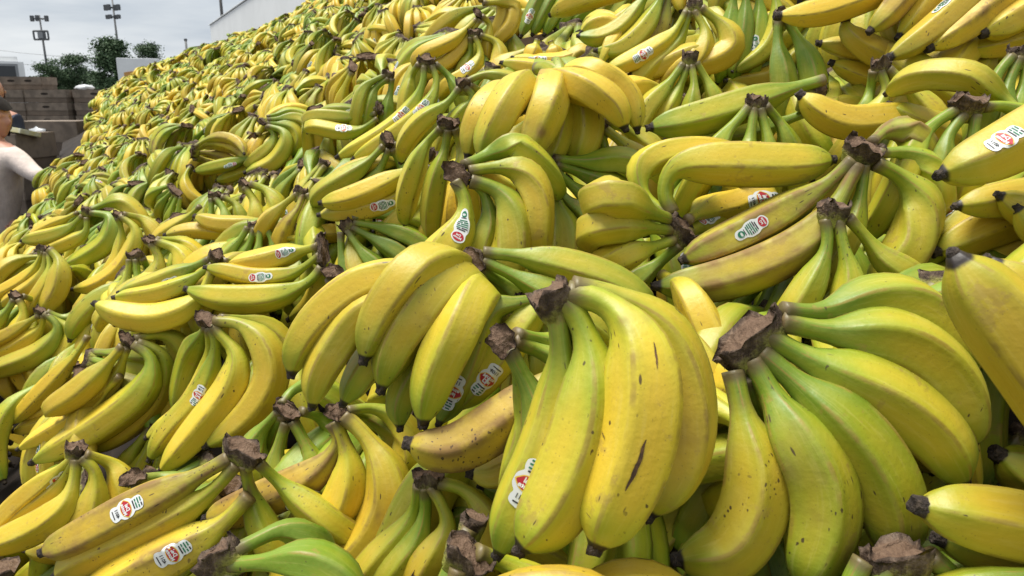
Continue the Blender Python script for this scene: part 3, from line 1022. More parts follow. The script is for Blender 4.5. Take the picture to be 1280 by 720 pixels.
@top right tip row | row of ripe bananas with black tips pointing down left, top right corner | .72 .06 .4 | -
1330,-110 1250,-45 1195,12 1148,50 1108,74 ; 40 z=0 g=.10 b=.5 s=1180,4 k=1
1350,-100 1280,-30 1234,10 1196,40 1159,61 ; 44 z=-.2 g=.06 b=.8
1400,-70 1340,-20 1284,14 1252,32 1227,43 ; 46 z=-.6 g=.04 b=.6
1380,20 1320,36 1256,54 1208,63 ; 38 z=1.2 g=.10 b=.3
1260,-110 1200,-60 1155,8 1122,48 ; 34 z=1.5 g=.14 b=.4
1200,-90 1150,-35 1116,10 1086,40 ; 36 z=1.2 g=.14 b=.6
1240,90 1190,100 1150,92 1116,85 ; 40 z=3 g=.15
@top yellow lead | yellow banana with a black left tip at the top, left of the tip row | .76 .06 .15 | -
1180,-60 1120,-22 1052,6 1010,18 970,20 ; 40 z=0 g=.06
1140,90 1106,72 1080,58 1060,42 1056,24 ; 38 z=.8 g=.16
1110,66 1076,62 1048,58 1022,54 ; 30 z=2 g=.1
1130,110 1090,98 1062,88 1038,78 ; 30 z=2.5 g=.12
@small crown top right | small bunch with dark crown and spread pale necks under the top right tips | .70 .35 .4 | 1090,82 1112,80 .8
1100,88 1108,114 1092,142 1075,165 ; 34 z=0 g=.3 b=.5
1110,86 1134,108 1158,132 1172,160 ; 38 z=0 g=.22 b=.5
1092,88 1088,112 1080,140 ; 26 z=.8 g=.55
@S-curved yellow banana | S-curved yellow banana with two black tips beside it, upper right | .655 .14 .15 | -
1210,150 1160,146 1108,148 1058,152 1024,138 999,117 ; 46 z=0 g=.10
1220,190 1178,164 1142,150 1110,131 ; 36 z=-.5 g=.35
@wide split crown | green bunch with a wide split dark crown, upper right, left of the emblem banana | .59 .6 .2 | 1190,130 1230,128 1.1
1194,138 1166,156 1142,186 1130,220 ; 44 z=0 g=.5
1204,144 1184,172 1176,205 ; 36 z=-.3 g=.65
1220,144 1216,175 1214,210 ; 36 z=0 g=.55
1230,134 1256,133 1284,146 1310,180 ; 38 z=.6 g=.6
1290,150 1256,126 1232,108 1208,96 ; 36 z=1.5 g=.4
@right edge green necks | bunch of thin green necks under a pale crown at the upper right edge | .63 .75 .1 | 1262,66 1290,66 .7
1266,70 1250,88 1238,112 1230,140 ; 32 g=.75
1274,72 1264,96 1256,120 1250,150 ; 32 g=.75
1284,72 1282,96 1278,120 1270,150 ; 32 g=.75
1292,70 1300,94 1304,120 ; 32 g=.75
@two green uprights | two upright green bananas with a sticker between them, upper right of middle | .78 .8 .1 | 972,18 984,20 .8
974,24 972,58 980,112 ; 36 z=0 g=.85
982,24 998,50 1012,82 1016,112 ; 36 z=0 g=.8
980,70 984,112 986,150 978,180 ; 38 z=2 g=.6 s=985,110 k=0
1036,130 1040,110 1032,92 ; 30 z=1.5 g=.5
@long green spear | long green banana lying flat to the left, above the blunt banana ends | .68 .72 .1 | -
1030,100 985,112 930,130 870,148 810,160 ; 46 z=0 g=.68
1010,140 960,158 890,170 832,174 ; 32 z=2.2 g=.7
@capped neck bunch | bunch with a rounded crown cap and slim green necks right of the green spear | .66 .55 .15 | 936,128 954,128 .8
936,134 924,148 908,166 890,195 ; 34 z=0 g=.5
942,136 940,156 936,180 930,205 ; 30 z=-.2 g=.5
950,136 956,158 962,190 ; 30 z=0 g=.5
956,132 972,150 985,175 ; 28 z=.6 g=.5
@spread hand below top | spread yellow-green hand under a dark crown, right of the ridge-top cluster | .86 .42 .15 | 854,70 870,72 .8
854,80 832,110 808,136 795,160 ; 31 z=0 g=.45
860,82 848,112 832,140 ; 25 z=.2 g=.45
864,82 868,106 864,136 ; 28 z=-.2 g=.45
870,78 882,98 894,124 ; 28 z=.2 g=.35
@top middle hand with sticker | yellow-green hand at the top with a sticker on its longest banana | .92 .28 .15 | 860,6 878,4 .8
858,14 838,46 798,72 754,90 ; 28 z=.2 g=.25 s=804,68 k=0
862,14 852,46 832,70 810,88 ; 24 z=.4 g=.4
868,14 882,40 876,68 855,82 ; 31 z=-.2 g=.18 b=.3
876,10 906,34 914,60 888,78 850,84 ; 36 z=0 g=.12
856,70 822,86 786,94 ; 32 z=.6 g=.08
@top green drapes | green-yellow bananas draped from the top edge, left of the sticker hand | .96 .5 .3 | 820,-28 850,-26 .8
820,-20 802,2 780,32 750,48 722,45 ; 26 z=.5 g=.55
830,-20 824,2 806,36 776,62 744,63 ; 30 z=0 g=.5
842,-20 834,2 826,34 808,58 790,64 ; 31 z=.6 g=.4 b=.9
760,60 772,40 758,28 738,32 726,42 ; 22 z=1 g=.1
@yellow pair under board | yellow bananas with a sticker lying below the dark board, top middle | 1.0 .08 .1 | -
740,96 712,86 675,88 626,78 ; 24 z=0 g=.08
720,70 700,78 665,78 640,72 ; 20 z=.8 g=.08 s=672,76 k=0
672,50 668,62 660,80 ; 20 z=1.2 x=1 g=.08
688,52 692,64 694,80 ; 20 z=1.4 x=1 g=.10
700,110 712,80 726,66 748,76 770,88 ; 26 z=.8 g=.12
@green tips on board | row of green banana tips lying on a dark board at the top edge | 1.3 .95 .05 | -
690,-34 672,0 662,22 651,46 ; 17 z=0 g=.9 s=662,20 k=0
706,-34 688,0 676,22 665,44 ; 17 z=.1 g=.95
722,-34 704,0 692,22 680,44 ; 18 z=0 g=.95
738,-34 720,0 706,22 694,38 ; 18 z=.1 g=.95 s=716,8 k=1
760,-34 744,0 730,16 714,28 ; 18 z=0 g=.95
776,-34 762,0 746,18 730,26 ; 18 z=.1 g=.7
790,-34 782,-4 768,16 752,24 ; 18 z=.1 g=.7
@upright greens top right | upright green bananas at the top between sticker hand and green pair | .96 .8 .1 | 930,-30 950,-30 .7
920,-24 916,10 912,40 904,80 ; 22 z=.6 g=.8
932,-24 932,14 928,50 920,84 ; 24 z=.2 g=.85
946,-24 950,10 948,40 942,80 ; 22 z=.4 g=.75 s=944,58 k=1
964,-24 972,20 956,64 916,90 ; 26 z=0 g=.5
1000,60 970,92 940,100 906,101 ; 21 z=.6 g=.12
@plain small crown | small yellow pair under a brown crown, left of the board at the top | 1.15 .15 .1 | 586,40 602,42 .7
594,46 601,70 584,93 562,104 ; 23 z=0 g=.15 s=584,84 k=0
600,44 622,54 624,80 612,98 ; 27 z=.2 g=.12
588,46 588,66 580,84 ; 16 z=.5 g=.4
@long yellow upper bunch | yellow bananas reaching left from a thin dark stem near the top | 1.15 .08 .08 | 594,12 600,22 .6
596,24 566,51 530,66 ; 22 z=0 g=.06
600,24 578,58 560,78 545,84 ; 20 z=.6 g=.05
602,20 612,30 610,48 ; 20 z=.5 g=.08
604,4 640,4 640,30 626,46 ; 22 z=1 g=.06
600,0 622,-8 630,16 620,40 ; 22 z=1.4 g=.06
@stubby tips bunch | green-yellow bunch with two dark stub tips pointing right and left, upper middle | .9 .45 .2 | 572,104 586,104 .8
574,110 558,130 526,153 ; 28 z=0 g=.45
584,102 602,94 624,96 ; 26 z=.2 g=.3
582,108 590,118 588,128 575,142 ; 22 z=.2 g=.5
586,106 606,118 612,135 ; 22 z=1 g=.1
@torn crown bunch | bunch with a torn dark flap of crown beside the ridge-top cluster, left | .76 .4 .3 | 548,150 570,158 .8
560,162 556,188 548,215 ; 32 z=.5 g=.45
568,160 576,184 580,210 ; 30 z=.8 g=.3
552,160 536,176 525,195 ; 28 z=.8 g=.5
@green side stack | green bananas lying left in a stack from a greyish stem, upper middle | 1.15 .62 .08 | 472,128 474,142 .6
470,136 442,139 414,140 ; 15 z=.5 g=.65 s=442,140 k=1
470,142 436,147 396,145 ; 17 z=.2 g=.5
472,148 440,167 394,158 ; 19 z=-.1 g=.45 s=430,160 k=0
476,140 490,148 496,160 ; 17 z=1 g=.7
@drooping green twins | two drooping green bananas under a dark crown, upper left of middle | 1.15 .55 .1 | 480,92 490,94 .6
482,94 456,108 448,134 ; 18 z=0 g=.45
486,98 468,112 462,136 ; 17 z=.2 g=.65
490,98 488,116 484,136 ; 15 z=.4 g=.8
@big green curl | big green bunch curling down left on the left slope, largest in its area | 1.7 .6 .1 | 324,148 332,156 .8
332,158 342,166 340,182 314,202 ; 20 z=.3 g=.55
334,158 354,164 358,182 340,206 306,216 ; 23 z=0 g=.5
334,154 364,158 372,176 362,196 ; 20 z=.6 g=.6
334,150 370,148 388,160 394,178 ; 19 z=.8 g=.65
334,146 366,140 392,150 ; 14 z=1.2 g=.7
@long green bar | long green banana with a white sticker lying across the left slope | 1.72 .65 .1 | -
322,194 300,201 275,207 243,214 ; 18 z=0 g=.62 s=288,207 k=1
316,208 296,218 270,226 ; 16 z=.8 g=.5
@green neck fan left | bunch with six thin green necks and yellow backs, left of the tall-stemmed trio | 1.0 .5 .1 | 310,282 330,282 .6
310,284 300,300 286,318 ; 19 g=.55
318,285 312,304 304,322 ; 19 g=.6
325,285 324,304 322,322 ; 19 z=-.2 g=.65
332,284 340,300 344,318 ; 20 g=.6
350,296 380,298 400,292 ; 24 z=-.5 g=.06
@horizontal yellow left | horizontal yellow bananas over short yellow tips, left of the necks fan | 1.1 .2 .15 | -
345,272 310,280 270,280 243,270 ; 24 z=0 g=.22
300,300 280,296 262,288 244,286 ; 22 z=1 g=.06
330,306 312,298 292,292 272,292 ; 22 z=.6 g=.06
270,290 245,288 226,290 206,294 ; 17 z=.6 g=.1
@dark crown twins left | two pear-shaped bananas under a dark crown, centre left | 1.15 .3 .1 | 300,228 310,232 .7
306,234 318,252 322,275 ; 30 z=0 g=.22
312,230 334,238 346,256 340,276 ; 30 z=.2 g=.35
@green claw left | green claw-like bunch with dark crown above the horizontal yellow bananas, left | 1.2 .5 .1 | 260,242 276,246 .7
264,248 264,268 258,285 ; 22 g=.7
270,248 280,262 284,282 ; 26 z=-.2 g=.55
276,246 294,254 302,272 ; 24 z=.3 g=.4
250,258 230,276 204,292 ; 20 z=.6 g=.2
@striped-back trio | three yellow bananas with brown-striped necks pointing up right, centre left | 1.0 .2 .35 | 370,238 382,240 .7
372,242 352,258 334,276 ; 22 z=0 g=.2
378,244 372,262 358,282 ; 26 z=-.3 g=.12 b=.9
384,242 392,262 386,284 ; 22 z=.1 g=.2
@right-facing yellow ends | yellow bananas with dark left ends stacked left of the yellow arm, middle | .98 .08 .1 | -
470,205 440,214 415,228 403,238 ; 24 z=.3 g=.12
470,232 440,236 415,246 401,252 ; 26 z=.9 g=.06
'''

def parse_heroes(txt):
    out = []
    for ln in txt.strip().splitlines():
        ln = ln.strip()
        if not ln:
            continue
        if ln[0] == '@':
            a = [x.strip() for x in ln[1:].split('|')]
            d, g, br = [float(x) for x in a[2].split()]
            cr = None
            if a[3] != '-':
                q = a[3].split()
                cr = [tuple(float(x) for x in q[0].split(',')), tuple(float(x) for x in q[1].split(',')), float(q[2]) / 100]
            out.append(dict(short=a[0], label=a[1], D=d, g=g, b=br, crown=cr, f=[]))
        else:
            p, o = ln.split(';')
            pts = [tuple((list(map(float, q.split(','))) + [0.0])[:3]) for q in p.split()]
            w, *kv = o.split()
            f = dict(pts=pts, w=float(w))
            for k in kv:
                key, val = k.split('=')
                f[key] = tuple(float(x) for x in val.split(',')) if ',' in val else float(val)
            out[-1]['f'].append(f)
    return out


def unit(v):
    v = np.asarray(v, float)
    return v / (np.linalg.norm(v) + 1e-12)


def hero_fruit(h, f, seed):
    D = h['D']
    r = np.random.default_rng(seed)
    uv3 = np.array(f['pts'])
    uv = uv3[:, :2]
    seg = np.concatenate(([0], np.cumsum(np.linalg.norm(np.diff(uv, axis=0), axis=1))))
    s = seg / seg[-1]
    z = f.get('z', 0.0) / 100 * D / 0.5
    tz = f.get('t', 0.0) / 100
    dep = D + z * sstep(s, 0.0, 0.4) + tz * s
    if h['crown'] is None:
        dep = D + z + tz * s
    dep = dep + uv3[:, 2] / 100
    P = np.array([at(u, v, d) for (u, v), d in zip(uv, dep)])
    diam = 0.955 * f['w'] * D / FPX
    diam = min(max(diam, 0.026), 0.047)
    L = np.linalg.norm(np.diff(P, axis=0), axis=1).sum()
    need = 0.135 - L if not f.get('x') else 0.0
    if need > 0.012:
        far_root = False
        if h['crown'] is not None:
            (u1, v1), (u2, v2), _t = h['crown']
            far_root = np.linalg.norm(P[0] - at((u1 + u2) / 2, (v1 + v2) / 2, D)) > 0.045 + np.linalg.norm(at(u1, v1, D) - at(u2, v2, D)) / 2
        sink = FWD * 0.8 - UPV * 0.3
        if h['crown'] is None or far_root:
            d0 = unit(P[0] - P[1])
            a1 = P[0] + unit(d0 * 0.85 + sink * 0.35) * need * 0.5
            a2 = a1 + unit(d0 * 0.45 + sink * 0.75) * need * 0.5
            P = np.vstack((a2[None], a1[None], P))
        else:
            d0 = unit(P[-1] - P[-2])
            a1 = P[-1] + unit(d0 * 0.7 + sink * 0.6) * need * 0.5
            a2 = a1 + unit(d0 * 0.3 + sink * 0.9) * need * 0.5
            P = np.vstack((P, a1[None], a2[None]))
    neck = min(1.0, 0.17 / max(L, 0.1))
    g = f.get('g', h['g'])
    return Banana(P, diam / 2, neck=neck, ridge=min(1.05, 0.72 + 0.36 * g + r.uniform(-.12, .12)), roll=r.uniform(0, 1.2), blunt=f.get('l', 0.9 if D < 0.75 else r.uniform(0, .7)))


heroes = parse_heroes(HERO)
DISCS_H = []                 # (u, v, radius px, depth) of every sample of the picked-out bunches
hero_pts = []
HERO_UV = []
for hi, h in enumerate(heroes):
    bans = [hero_fruit(h, f, 100 * hi + k) for k, f in enumerate(h['f'])]
    roots = np.array([b.p[0] for b in bans])
    if h['crown']:
        (u1, v1), (u2, v2), th = h['crown']
        org = at((u1 + u2) / 2, (v1 + v2) / 2, h['D'])
    else:
        org = np.mean([b.p[len(b.p) // 2] for b in bans], axis=0)
    root = empty('banana_bunch', org)
    tag(root, h['label'], 'bananas', 'bunches of bananas heaped on the pile')
    big = h['D'] < 0.8
    cu = []
    for k, (b, f) in enumerate(zip(bans, h['f'])):
        me = b.mesh('banana', 34 if big else 24, 20 if big else 15, org)
        me.materials.append(M_BAN)
        o = link('banana', me, None, root)
        o.color = (f.get('g', h['g']), f.get('b', h['b']), random.random(), 1)
        link('tip', b.nub('tip', org, 1000 * hi + k, 0.6 if 'huge' in h['label'] else 1.02 if 'tip' in h['label'] and 'cluster' not in h['label'] else 0.78), M_TIP, o)
        if 's' in f:
            t0, th0 = sticker_spot(b, *f['s'])
            kind = int(f.get('k', 0))
            fl = 1 if random.random() < 0.5 else -1
            link('sticker', sticker_mesh(b, t0, th0, kind, org, fl, 0.78, random.uniform(-.12, .12)), None, o)
        idx = np.linspace(0, len(b.p) - 1, 16).astype(int)
        pu, pv, pd = project(b.p[idx])
        for a_ in range(len(idx)):
            DISCS_H.append((pu[a_], pv[a_], b.r[idx[a_]] / pd[a_] * FPX, pd[a_] - b.r[idx[a_]] * 0.6, hi))
        hero_pts.append(b.p[::20])
        cu.append((np.mean(pu[4:]), np.mean(pv[4:])))
    HERO_UV.append(np.mean(cu, axis=0))
    spread = np.linalg.norm(roots - roots.mean(0), axis=1).max()
    if h['crown'] or spread < 0.05:
        tang = unit(np.mean([b.tg[12] for b in bans], axis=0))
        if h['crown']:
            A, B = at(u1, v1, h['D']), at(u2, v2, h['D'])
            cen, wid, hw = (A + B) / 2, B - A, np.linalg.norm(B - A) / 2
            hw = max(hw, 0.009)
            wid = unit(wid)
            ax = -tang - wid * (-tang @ wid)
            ax = unit(unit(ax) + np.array((0, 0, 0.25)) - FWD * 0.15)
        else:
            cen = roots.mean(0)
            ax = -tang
            wid = roots[-1] - roots[0] + np.array((0, 0, 1e-4))
            hw, th = max(spread, 0.012), 0.011
        me = crown_mesh('crown_stem', org, cen, ax, wid, hw + 0.0005, th * 0.74, 0.0086 + 0.10 * hw, 50 + hi, nu=26, nv=14)
        link('crown_stem', me, M_CROWN, root)
hero_pts = np.vstack(hero_pts)
n_hero = len(heroes)
M_SCAR = simple_mat('scar', (0.045, 0.022, 0.012), 0.7, 0.4, 200.0, col2=(0.16, 0.08, 0.03))
bb = [hero_fruit(heroes[0], heroes[0]['f'][3], 3)][0]
scar_par = [o for o in bpy.data.objects if o.parent and o.parent.get('label', '') == heroes[0]['label'] and o.name.startswith('banana')][3]
org0 = np.array(scar_par.parent.location)
for (ua, va, ub, vb_, wd) in ((808, 550, 781, 616, 1.1), (816, 428, 822, 462, 0.55), (733, 640, 729, 662, 0.8), (752, 540, 757, 549, .6)):
    ta, tha = sticker_spot(bb, ua, va)
    tb, thb = sticker_spot(bb, ub, vb_)
    if abs(thb - tha) > math.pi:
        thb += 2 * math.pi * (1 if thb < tha else -1)
    V_, F_ = [], []
    for q in range(25):
        w = q / 24
        hw_ = wd * 0.001 * math.sin(math.pi * min(1, w * 1.02 + .02)) ** 0.6 * (1 + 0.5 * mnoise.noise(Vector((w * 9, ua, 0))))
        th_ = tha + (thb - tha) * w + 0.03 * mnoise.noise(Vector((w * 4, va, 3)))
        t_ = ta + (tb - ta) * w
        r_ = float(np.interp(t_, bb.t, bb.r))
        P_, _ = bb.surf([t_, t_], [th_ - hw_ / r_, th_ + hw_ / r_], 0.0003)
        V_ += [P_[0] - org0, P_[1] - org0]
        if q:
            F_.append((2 * q - 2, 2 * q - 1, 2 * q + 1, 2 * q))
    link('scar', mesh_np('scar', V_, F_), M_SCAR, scar_par)


# ------------------------------------------------------------------ generic hands for the rest of the pile
def make_hand(n, seed):
    r = np.random.default_rng(seed)
    bans = []
    e0, e1 = r.uniform(15, 40), r.uniform(-75, -40)
    for k in range(n):
        y = k - (n - 1) / 2
        phi = y * r.uniform(0.17, 0.27) + r.uniform(-.09, .09)
        L = r.uniform(0.165, 0.190)
        a0, a1 = R(e0 + r.uniform(-12, 12)), R(e1 + r.uniform(-16, 16))
        m = 7
        p = np.array((0.0, y * 0.0095, -abs(y) * 0.002))
        pts = [p]
        for q in range(m):
            w = q / (m - 1)
            el = a0 + (a1 - a0) * (w ** 1.1)
            ph = phi * (1.25 - 0.9 * w)
            d = np.array((math.cos(el) * math.cos(ph), math.sin(ph), math.sin(el)))
            p = p + unit(d) * L / m
            pts.append(p)
        bans.append(Banana(pts, r.uniform(0.0160, 0.0192), neck=1.0, ridge=r.uniform(.6, 1.0), roll=r.uniform(0, 1.2), N=100, blunt=r.uniform(0, .9)))
    return bans


VARS = []
for vi, n in enumerate((5, 6, 4, 7, 5, 6, 3, 4, 6, 7, 3, 5, 4)):
    bans = make_hand(n, 300 + vi)
    hw = (n - 1) / 2 * 0.0085 + 0.004
    cargs = (np.array((-0.004, 0, -0.002)), np.array((-1.0, 0, -0.15)), np.array((0, 1.0, 0)), hw, 0.0100, 0.0105, 400 + vi)
    hi_m = []
    for k, b in enumerate(bans):
        me = b.mesh('banana', 20, 15)
        me.materials.append(M_BAN)
        stk = None
        if k in (1, n - 2):
            stk = sticker_mesh(b, 0.5 + 0.12 * (k % 2), math.pi + 0.3 * (k % 3 - 1), (k + vi) % 2, (0, 0, 0), 1, 0.78)
        hi_m.append((me, b.nub('tip', seed=vi * 9 + k), stk))
        hi_m[-1][1].materials.append(M_TIP)
    cm = crown_mesh('crown_stem', (0, 0, 0), *cargs, nu=14, nv=11)
    cm.materials.append(M_CROWN)
    lows = []
    for rings, sides in ((9, 7), (6, 5)):
        V, F, U, cbv, mi, bid = [], [], [], [], [], []
        base = 0
        for k, b in enumerate(bans):
            v, f, u = b.arrays(rings, sides)
            V.append(v)
            F += [tuple(i + base for i in q) for q in f]
            U += u
            cbv += [0.0] * len(v)
            bid += [k] * len(v)
            mi += [0] * len(f)
            base += len(v)
        v, f, cb = crown_arrays(*cargs, nu=8, nv=5)
        V.append(v)
        f = [q for q in f]
        F += [tuple(i + base for i in q) for q in f]
        U += [(0, 0)] * sum(len(q) for q in f)
        cbv += list(cb)
        bid += [0] * len(v)
        mi += [1] * len(f)
        lens = np.array([len(q) for q in F], np.int32)
        lows.append(dict(V=np.vstack(V), loops=np.concatenate([np.array(q, np.int32) for q in F]), lens=lens,
                         U=np.array(U, np.float32), cb=np.array(cbv, np.float32), mi=np.array(mi, np.int32), bid=np.array(bid)))
    samp = np.vstack([b.p[[8, 22, 38, 54, 70, 86]] for b in bans])
    VARS.append(dict(n=n, hi=hi_m, crown=cm, low=lows, samp=samp))

W, H = 640, 360


def splat(buf, ids, u, v, rad, d, i):
    """draw one disc into a small depth buffer; returns pixels gained"""
    x0, x1 = int((u - rad) / 2), int((u + rad) / 2) + 1
    y0, y1 = int((v - rad) / 2), int((v + rad) / 2) + 1
    x0, y0, x1, y1 = max(x0, 0), max(y0, 0), min(x1, W), min(y1, H)
    if x0 >= x1 or y0 >= y1:
        return
    sub = buf[y0:y1, x0:x1]
    m = sub > d
    sub[m] = d
    ids[y0:y1, x0:x1][m] = i


zb = np.full((H, W), 1e9)
idb = np.full((H, W), -1, int)
for (u, v, r_, d, hi) in DISCS_H:
    splat(zb, idb, u, v, r_ * 0.95, d, hi)
zb_h = zb.copy()

autos = []
ds, dt = 0.082, 0.098
tt = -0.85
row = 0
while tt < T_END + 0.25:
    ss = -0.40 + (row % 2) * ds / 2
    while ss < 2.22:
        s = ss + random.uniform(-.03, .03)
        t = tt + random.uniform(-.035, .035)
        ss += ds
        # the foot of the heap wanders
        edge = -0.17 - 0.16 * float(sstep(t, 0.5, 0.8)) - 0.12 * float(sstep(t, 1.0, 2.2)) + 0.22 * float(sstep(t, 3.0, 5.0)) + 0.20 * float(sstep(t, 4.8, 7.0)) + 0.03 * math.sin(t * 3.7)
        if s < edge:
            continue
        P = surf_pt(s, t)
        q = P - CAM
        d = q @ FWD
        n = surf_n(s, t)
        up = surf_pt(s + 0.05, t) - surf_pt(s - 0.05, t)
        up = unit(up)
        side = np.cross(n, up)
        mode = random.random()
        yaw = random.gauss(0.2, 0.6) if mode < 0.8 else random.uniform(-math.pi, math.pi)
        cdir = math.cos(yaw) * up + math.sin(yaw) * side
        X = unit(-cdir - n * (random.uniform(0.15, 0.95) if d < 1.3 else random.uniform(0.25, 1.05)))
        roll = random.gauss(0, 0.5)
        Y0 = unit(np.cross(n, X))
        Z0 = np.cross(X, Y0)
        Y = math.cos(roll) * Y0 + math.sin(roll) * Z0
        Z = np.cross(X, Y)
        vi = random.randrange(len(VARS))
        sc = random.uniform(0.84, 1.04) if d < 1.6 else random.uniform(0.78, 0.98)
        P = P + n * random.uniform(-0.025, 0.04) - X * 0.06
        M = np.stack((X, Y, Z), 1) * sc
        if d < 0.05 and s < 0.25:
            continue
        if d > 1.3:
            P = P - n * 0.022
        if d < 2.6:
            if d < 0.85:
                P = P - n * 0.125
            # lie under whatever has been set there by hand
            S0 = VARS[vi]['samp'] @ M.T
            for _ in range(9):
                pu, pv, pd = project(P + S0)
                if np.linalg.norm(P + S0 - CAM, axis=1).min() < 0.34:
                    P = None
                    break
                ok = (pd > 0.05) & (pu >= 0) & (pu < 1280) & (pv >= 0) & (pv < 720)
                if not ok.any():
                    break
                hz = zb_h[(pv[ok] / 2).astype(int), (pu[ok] / 2).astype(int)]
                front = (pd[ok] - 0.025 < hz) & (hz < 1e8)
                if front.mean() < 0.06:
                    break
                P = P - n * 0.022 + FWD * 0.012
            else:
                if front.mean() > 0.15:
                    P = None
        if P is None:
            continue
        autos.append([P, M, vi, d, s, t])
    tt += dt
    row += 1

for ai, (P, M, vi, d, s, t) in enumerate(autos):
    S0 = P + VARS[vi]['samp'] @ M.T
    pu, pv, pd = project(S0)
    for k in range(len(pu)):
        if pd[k] > 0.1:
            splat(zb, idb, pu[k], pv[k], 0.018 / pd[k] * FPX, pd[k] - 0.01, 1000 + ai)
cnt = np.bincount(idb[idb >= 0].ravel(), minlength=1000 + len(autos))
vis = cnt[1000:]
ys, xs = np.mgrid[0:H, 0:W]
order = np.argsort(-vis)
chosen = [int(a) for a in order[:300 - n_hero] if vis[a] >= 12]
chosen_set = set(chosen)
print('heroes', n_hero, 'autos', len(autos), 'chosen', len(chosen), 'smallest px', vis[chosen[-1]] * 4)


def pile_tone(s, t, r):
    """greenness of a bunch: drifts of greener and riper fruit"""
    g = 0.37 - 0.03 * float(sstep(t, 2.0, 5.0)) + 0.22 * math.sin(s * 3.1 + t * 1.3 + 0.6) * math.cos(t * 0.9 - s * 2.0)
    g -= 0.14 * float(sstep(s, 0.15, -0.3)) * float(sstep(t, 1.5, 3.0))
    return min(max(g + r.gauss(0, 0.25), 0.03), 0.95)


COLW = ((0.16, 'ripe yellow'), (0.33, 'yellow'), (0.5, 'yellow-green'), (0.72, 'pale green'), (2, 'green'))
NUMW = {3: 'three', 4: 'four', 5: 'five', 6: 'six', 7: 'seven'}
used_labels = set()
rr = random.Random(21)


def direction(dx, dy):
    a = math.degrees(math.atan2(-dy, dx)) % 360
    return ['right of', 'up right of', 'above', 'up left of', 'left of', 'down left of', 'below', 'down right of'][int((a + 22.5) // 45) % 8]


def place_word(u, v):
    if v < 120 and u < 420:
        return 'high on the far slope'
    if u < 200:
        return 'far left'
    return ''


tones = {}
for ai, (P, M, vi, d, s, t) in enumerate(autos):
    tones[ai] = pile_tone(s, t, rr)

for ai in chosen:
    P, M, vi, d, s, t = autos[ai]
    V = VARS[vi]
    mask = idb == 1000 + ai
    cu, cv = xs[mask].mean() * 2, ys[mask].mean() * 2
    g = tones[ai]
    cw = next(w for lim, w in COLW if g < lim)
    near = np.argsort(np.hypot(np.array(HERO_UV)[:, 0] - cu, np.array(HERO_UV)[:, 1] - cv))
    lab = None
    for pre in ('', 'further ', 'third ', 'fourth ', 'fifth ', 'sixth ', 'seventh ', 'eighth ', 'ninth ', 'tenth '):
        for hk in near[:3]:
            w = direction(cu - HERO_UV[hk][0], cv - HERO_UV[hk][1])
            c = f'{pre}{cw} bunch of {NUMW[V["n"]]} {w} the {heroes[hk]["short"]}'
            if c not in used_labels:
                lab = c
                break
        if lab:
            break
    if lab is None:
        lab = f'{cw} bunch of {NUMW[V["n"]]} on the crowded far slope'
    used_labels.add(lab)
    root = empty('banana_bunch')
    Mx = Matrix.Identity(4)
    for i in range(3):
        for j in range(3):
            Mx[i][j] = M[i, j]
        Mx[i][3] = P[i]
    root.matrix_world = Mx
    tag(root, lab, 'bananas', 'bunches of bananas heaped on the pile')
    br = abs(rr.gauss(0.12, 0.2))
    stick = rr.random() < 0.6
    for k, (me, nub, stk) in enumerate(V['hi']):
        o = link('banana', me, None, root)
        o.color = (min(max(g + rr.gauss(0, .07), 0), 1), br + rr.random() * 0.15, rr.random(), 1)
        if d < 2.2:
            link('tip', nub, None, o)
        if stk is not None and stick and d < 3.5 and k == 1:
            link('sticker', stk, None, o)
    link('crown_stem', V['crown'], None, root)

# everything smaller than that: the crowded far slope and what lies underneath, one mass
BV, BL, BN, BU, BC, BM, BCB = [], [], [], [], [], [], []
vb = 0
for ai, (P, M, vi, d, s, t) in enumerate(autos):
    if ai in chosen_set:
        continue
    lo = VARS[vi]['low'][0 if d < 4.0 else 1]
    BV.append(P + lo['V'] @ M.T)
    BL.append(lo['loops'] + vb)
    BN.append(lo['lens'])
    BU.append(lo['U'])
    BM.append(lo['mi'])
    BCB.append(lo['cb'])
    nb = VARS[vi]['n']
    gg = np.clip(tones[ai] + rng.normal(0, .08, nb), 0, 1)
    bb = np.abs(rng.normal(0.1, 0.15, nb))
    cc = np.stack((gg, bb, rng.random(nb), np.ones(nb)), 1)
    BC.append(cc[lo['bid']])
    vb += len(lo['V'])
BV, BL, BN, BU = np.vstack(BV), np.concatenate(BL), np.concatenate(BN), np.vstack(BU)
BC, BM, BCB = np.vstack(BC), np.concatenate(BM), np.concatenate(BCB)
me = bpy.data.meshes.new('bananas_mass')
me.vertices.add(len(BV))
me.vertices.foreach_set('co', BV.astype(np.float32).ravel())
me.loops.add(len(BL))
me.loops.foreach_set('vertex_index', BL.astype(np.int32))
me.polygons.add(len(BN))
me.polygons.foreach_set('loop_start', np.concatenate(([0], np.cumsum(BN)[:-1])).astype(np.int32))
me.polygons.foreach_set('material_index', BM)
me.polygons.foreach_set('use_smooth', np.ones(len(BN), bool))
uvl = me.uv_layers.new(name='UVMap')
me.update(calc_edges=True)
me.uv_layers[0].data.foreach_set('uv', BU.ravel())
ca = me.color_attributes.new('bcol', 'FLOAT_COLOR', 'POINT')
ca.data.foreach_set('color', BC.astype(np.float32).ravel())
cba = me.attributes.new('cb', 'FLOAT', 'POINT')
cba.data.foreach_set('value', BCB)
me.materials.append(M_BANF)
me.materials.append(M_CROWN)
me.validate()
mass = link('far_bananas', me)
tag(mass, 'uncountable small bananas covering the far slope of the pile', 'bananas', kind='stuff')
print('mass tris', int((BN - 2).sum()))

